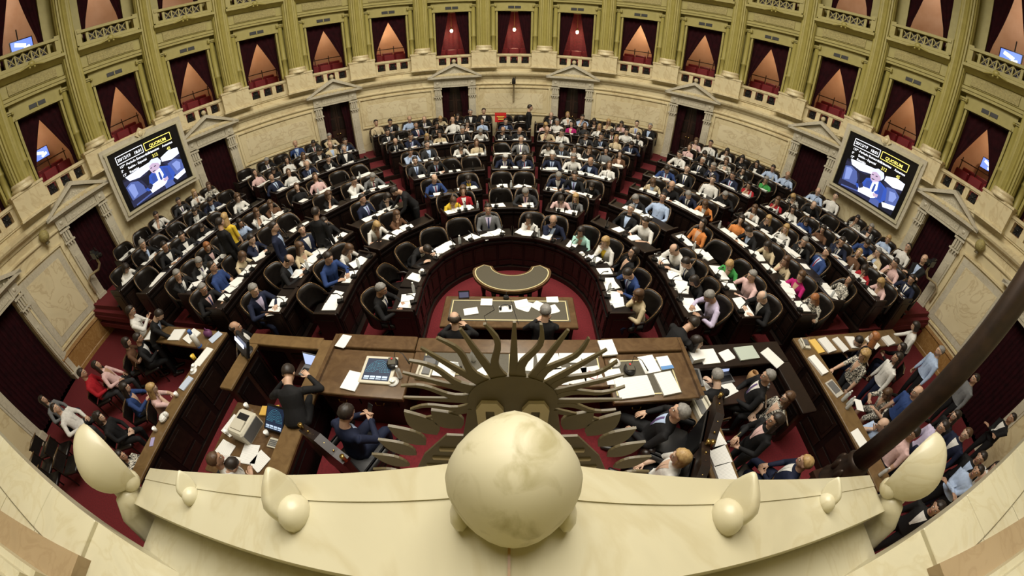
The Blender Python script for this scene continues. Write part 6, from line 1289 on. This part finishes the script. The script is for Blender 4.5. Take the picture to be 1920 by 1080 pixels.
# ------------------------------------------------------------------ people outside the rows
EX = [(0.65, 14.3, 0.94, 'Mdkw', 'stand', 90, 'standing in the back aisle', 1.0),
(-2.88, 7.78, 0.55, 'Mdkb', 'bend', -120, 'bending in the aisle, left of centre', 1.0),
(-4.3, 6.19, 0.55, 'Mdk', 'stand', 10, 'standing with back turned, left block', 1.0),
(-4.78, 5.61, 0.55, 'Mdn', 'stand', 70, 'standing in profile, left block', 1.0),
(-6.66, 5.94, 0.8, 'Fly', 'stand', -10, 'standing in a mustard scarf, far left block', 1.0),
(-6.14, 5.65, 0.8, 'Mdk', 'stand', 10, 'standing behind the blond one, far left block', 1.0),
(2.78, 3.51, 0.25, 'Mdk', 'bend', 70, 'bending over the desk, right block', 1.0),
(9.93, 4.3, 0.95, 'Mokb', 'cross', -90, 'standing by the camera in the doorway', 1.0),
(-7.72, 3.17, 0, 'Mdw', 'phone', 50, 'raising a phone at the far counter', 1.0),
(-7.16, 3.26, 0, 'Mdk', 'bend', 55, 'leaning over the thermos side counter', 1.0),
(-7.9, 2.83, 0, 'Fdx', 'fore', 50, 'seated low by the dado', 1.0),
(-7.57, 2.99, 0, 'Mdk', 'fore', 50, 'at the counter by the dado', 1.0),
(-8.66, 1.75, 0, 'Mdr', 'lap', 50, 'seated by the curtain edge', 1.0),
(-8.47, 2.07, 0, 'Fdp', 'back', 50, 'leaning back, hands up, by the curtain', 1.0),
(-6.85, 1.79, 0, 'Fdu', 'fore', 50, 'seated at the thermos side bench', 1.0),
(-6.06, 1.93, 0, 'Flp', 'chin', 50, 'resting head on hand, thermos side bench', 1.0),
(-9.77, 0.84, 0, 'Fdg', 'back', 60, 'lounging in the curtained corner', 1.0),
(-8.78, 0.81, 0, 'Mdw', 'back', 60, 'lounging with folded arms by the curtain', 1.0),
(-7.02, 1.07, 0, 'Fdk', 'lap', 60, 'sitting with crossed legs, thermos side', 1.0),
(-5.79, 0.63, 0, 'Fdf', 'lap', 60, 'sitting at the near end of thermos bench', 1.0),
(6.81, 3.12, 0, 'Mdn', 'write', -70, 'writing at the telephone side counter', 1.0),
(6.75, 2.89, 0, 'Frk', 'stand', -30, 'standing behind the writing man', 1.0),
(6.04, 2.52, 0, 'Flf', 'reach', -80, 'reaching over the telephone side bench', 1.0),
(8.79, 3.06, 0, 'Fdw', 'reach', -40, 'standing at the far end of the counter', 1.0),
(8.31, 2.83, 0, 'Fdk', 'fore', -40, 'bent at the telephone side counter', 1.0),
(6.97, 2.26, 0, 'Fdw', 'stand', -70, 'standing behind the reaching blond woman', 1.0),
(8.73, 2.22, 0, 'Mgb', 'stand', -60, 'standing before the end wall panel', 1.0),
(6.69, 1.54, 0, 'Mou', 'stand', -70, 'in front of the lamp pole', 1.0),
(6.69, 1.91, 0, 'Fbf', 'write', -80, 'writing in a notebook at the bench', 1.0),
(9.42, 1.34, 0, 'Mdg', 'stand', -60, 'standing before the side curtain', 1.0),
(9.94, 0.17, 0, 'Mdkw', 'cross', -60, 'standing against the doorway jamb', 1.0),
(5.87, 1.34, 0, 'Mob', 'chin', -70, 'chin in hand at the bench', 1.0),
(6.79, 0.76, 0, 'Mdv', 'stand', -70, 'standing beyond the lamp pole', 1.0),
(7.59, 0.75, 0, 'Fdk', 'stand', -70, 'standing behind the lavender shirt', 1.0),
(7.47, 0.5, 0, 'Mbnw', 'stand', -75, 'standing in the dense group by the ledge', 1.0),
(6.07, 0.52, 0, 'Monw', 'stand', -80, 'standing nearest the bench end', 1.0),
(7.47, -0.05, 0, 'Mdk', 'stand', -80, 'half hidden in the near corner group', 1.0),
(7.1, -0.19, 0, 'Mdb', 'cross', -80, 'with folded arms near the ledge', 1.0),
(8.01, -0.36, 0, 'Fdw', 'stand', -80, 'last in the near corner', 1.0),
(5.46, -0.26, 0, 'Mdkw', 'stand', -85, 'nearest the marble shell', 1.0),
(5.82, 0.88, 0, 'Mdp', 'stand', -70, 'half hidden behind the lamp pole', 1.0),
(-2.88, 2.34, 0.62, 'Mdk', 'bend_sit', -15, 'leaning over the laptop beside the rail', 1.0),
(-1.8, 1.81, 0.52, 'Mdnb', 'phone_sit', 25, 'reading a phone at the presidium', 1.0),
(1.87, 1.85, 0.52, 'Mgkb', 'back', -60, 'leaning back on the presidium', 1.0),
(1.74, 1.33, 0.52, 'Flw', 'lap', -60, 'seated behind the leaning presiding man', 1.0),
(2.93, 2.64, 0.1, 'Mgk', 'write', 0, 'bent over the staff desk', 1.0),
(3.81, 2.44, 0.1, 'Mgkw', 'lap', -70, 'hands clasped in the staff pen', 1.0),
(3.97, 2.16, 0.1, 'Fbf', 'lap', -80, 'seated watching in the staff pen', 1.0),
(3.18, 1.61, 0.1, 'Fdkp', 'pen', -75, 'standing with a pen in the staff pen', 1.0),
(3.68, 1.1, 0.1, 'Mlnw', 'lap', -40, 'seated beside the lamp base', 1.0),
(-3.67, 0.98, 0.1, 'Mbw', 'lap', 40, 'at the near edge of the printer desk', 1.0),
(-3.55, 1.15, 0.1, 'Mdc', 'bend_sit', 20, 'leaning over the printer desk', 1.0),
(-4.73, 3.35, 0.1, 'Mok', 'lap', 60, 'seated below the tilted monitor', 1.0),
(2.84, 3.3, 0.1, 'Fdk', 'lap', 120, 'crouching behind the presidium corner', 1.0),
(-0.88, 3.87, 0, 'Mokw', 'fore', -5, 'wearing a headset at the clerks table', 1.0),
(0.54, 4.08, 0, 'Mgk', 'chin', 5, 'bent over the clerks table', 1.0),
(-1.77, 6.03, 0.1, 'Mdk', 'bend_sit', 120, 'slumped behind the innermost desk', 1.0)]
HH = {p: BODY[p][2] for p in BODY}
rx_ = random.Random(21)
def terrace_z(x, y):
    z = 0
    for k in range(8):
        if y > YC[k] and hypot(x, y - YC[k]) > RR[k] - .3 or y <= YC[k] and abs(x) > RR[k] - .3 and y > YC[k] - RR[k] * math.tan(rad(AMAX[k] - 90)): z = ZR[k]
    return z
SEATED = [o.location.copy() for o in bpy.data.objects if o.name.startswith('person')]
POS = []
for hx_, hy_, zf, code, pose, fc_, place, sc_ in EX:
    k_ = .95 if code[0] == 'F' else 1; POS.append(Vector((hx_ - sin(rad(fc_)) * HH[pose].y * k_, hy_ - cos(rad(fc_)) * HH[pose].y * k_, 0)))
for it in range(30):       # nobody stands inside anybody else
    for i in range(len(POS)):
        for q in SEATED + [POS[j] for j in range(len(POS)) if j != i]:
            d = Vector((POS[i].x - q.x, POS[i].y - q.y, 0)); L_ = d.length
            if 1e-6 < L_ < .44: POS[i] += d * ((.44 - L_) / L_ * .5)
def staffchair(x, y, z, face, lab): return dup(STAFF, (x, y, z), -rad(face), lab)
for i, (hx_, hy_, zf, code, pose, fc_, place, sc_) in enumerate(EX):
    who, clo = describe(code); hh = HH[pose]; k_ = sc_ * (1 if code[0] == 'M' else .95); f_ = Vector((sin(rad(fc_)), cos(rad(fc_)), 0)); p = Vector((POS[i].x, POS[i].y, zf)); hx_, hy_ = p.x + f_.x * hh.y * k_, p.y + f_.y * hh.y * k_
    if hy_ > 3.45 and zf > .15: p.z = terrace_z(p.x, p.y)
    lab = '%s in %s, %s' % (who, clo, place)
    if len(lab.split()) > 16: lab = '%s in %s, %s' % (who, PAL[code[2]][1], place)
    o = person(code, pose, p, fc_, lab, None, sc_, rs=rx_); 
    seated = not POSES[pose][4]
    if seated and zf < .5: staffchair(p.x - f_.x * .02, p.y - f_.y * .02, zf, fc_, 'low dark chair of the %s, %s' % ('man' if code[0] == 'M' else 'woman', place))
    if code == 'Mokw' and zf == 0: headphones(Vector((hx_, hy_, zf + hh.z * k_ + .02)) , -rad(fc_), 'black headset worn by the bald clerk at the clerks table', False)
    if pose == 'phone_sit' or pose == 'phone':
        q = p + f_ * (.44 if pose == 'phone_sit' else .40) + Vector((0, 0, .88 if pose == 'phone_sit' else 1.34)); m = MB(); m.rbox((0, 0, 0), (.075, .012, .15), .004); ph = m.build('mobile_phone', M_BLACK, None, False, q, -rad(fc_)); ph.rotation_euler = (-.6, 0, -rad(fc_)); tag(ph, 'mobile phone held by the ' + who + ', ' + place, 'phone')
    if pose == 'pen':
        q = p + f_ * .34 + Vector((.0, 0, 1.12)); m = MB(); m.tube([(0, 0, -.06), (.02, 0, .08)], [.005, .005], 5); tag(m.build('pen', M_GILT, None, False, q), 'pale pen held by the standing woman at the staff pen', 'pen')
throne((-1.80, 1.62, .52), -rad(25), 'carved dark presiding chair under the man with the phone'); throne((2.00, 1.80, .52), rad(60), 'carved dark presiding chair under the leaning grey haired man'); throne((1.62, 1.24, .52), rad(60), 'carved dark presiding chair under the blond woman')
for i, (x, y, a) in enumerate(((-9.75, .05, 60), (-9.3, -.30, 60), (-8.75, -.45, 60), (-9.0, .22, 60), (-8.35, .1, 60), (3.35, 1.28, -30), (3.0, 1.05, -30))):
    staffchair(x, y, 0, a, 'empty low dark chair, %s' % ('%s of the five by the curtained doorway' % ORD[i + 1] if i < 5 else ('nearer the lamp pole' if i == 5 else 'below the standing woman at the staff pen')))
m = MB(); m.box((0, 0, .3), (.05, .46, .3)); m.box((-.02, 0, .5), (.09, .46, .1)); o = m.build('protest_sign', mat('sign_red', (.62, .02, .02), .6), None, False, (-.52, 14.62, ZR[7] + .66), pi / 2); o.scale = (.4, 1, 1)
tag(o, 'small red sign with pale lettering on a chair in the back row', 'sign')
m = MB(); m.box((0, 0, 0), (.30, .006, .03)); m.box((0, 0, -.06), (.22, .006, .025)); m.box((.03, 0, -.12), (.26, .006, .04)); q = m.build('lettering', mat('sign_yellow', (.85, .62, .12), .6), o); q.rotation_euler = (0, 0, -pi / 2); q.location = (-.10, 0, .40)
#@@END@@
for a_, b_ in ((DESK, 0), (MIC, 0), (CHAIR, 0), (STAFF, 0)):
    for c_ in list(a_.children):
        for g_ in list(c_.children): bpy.data.objects.remove(g_)
        bpy.data.objects.remove(c_)
    bpy.data.objects.remove(a_)
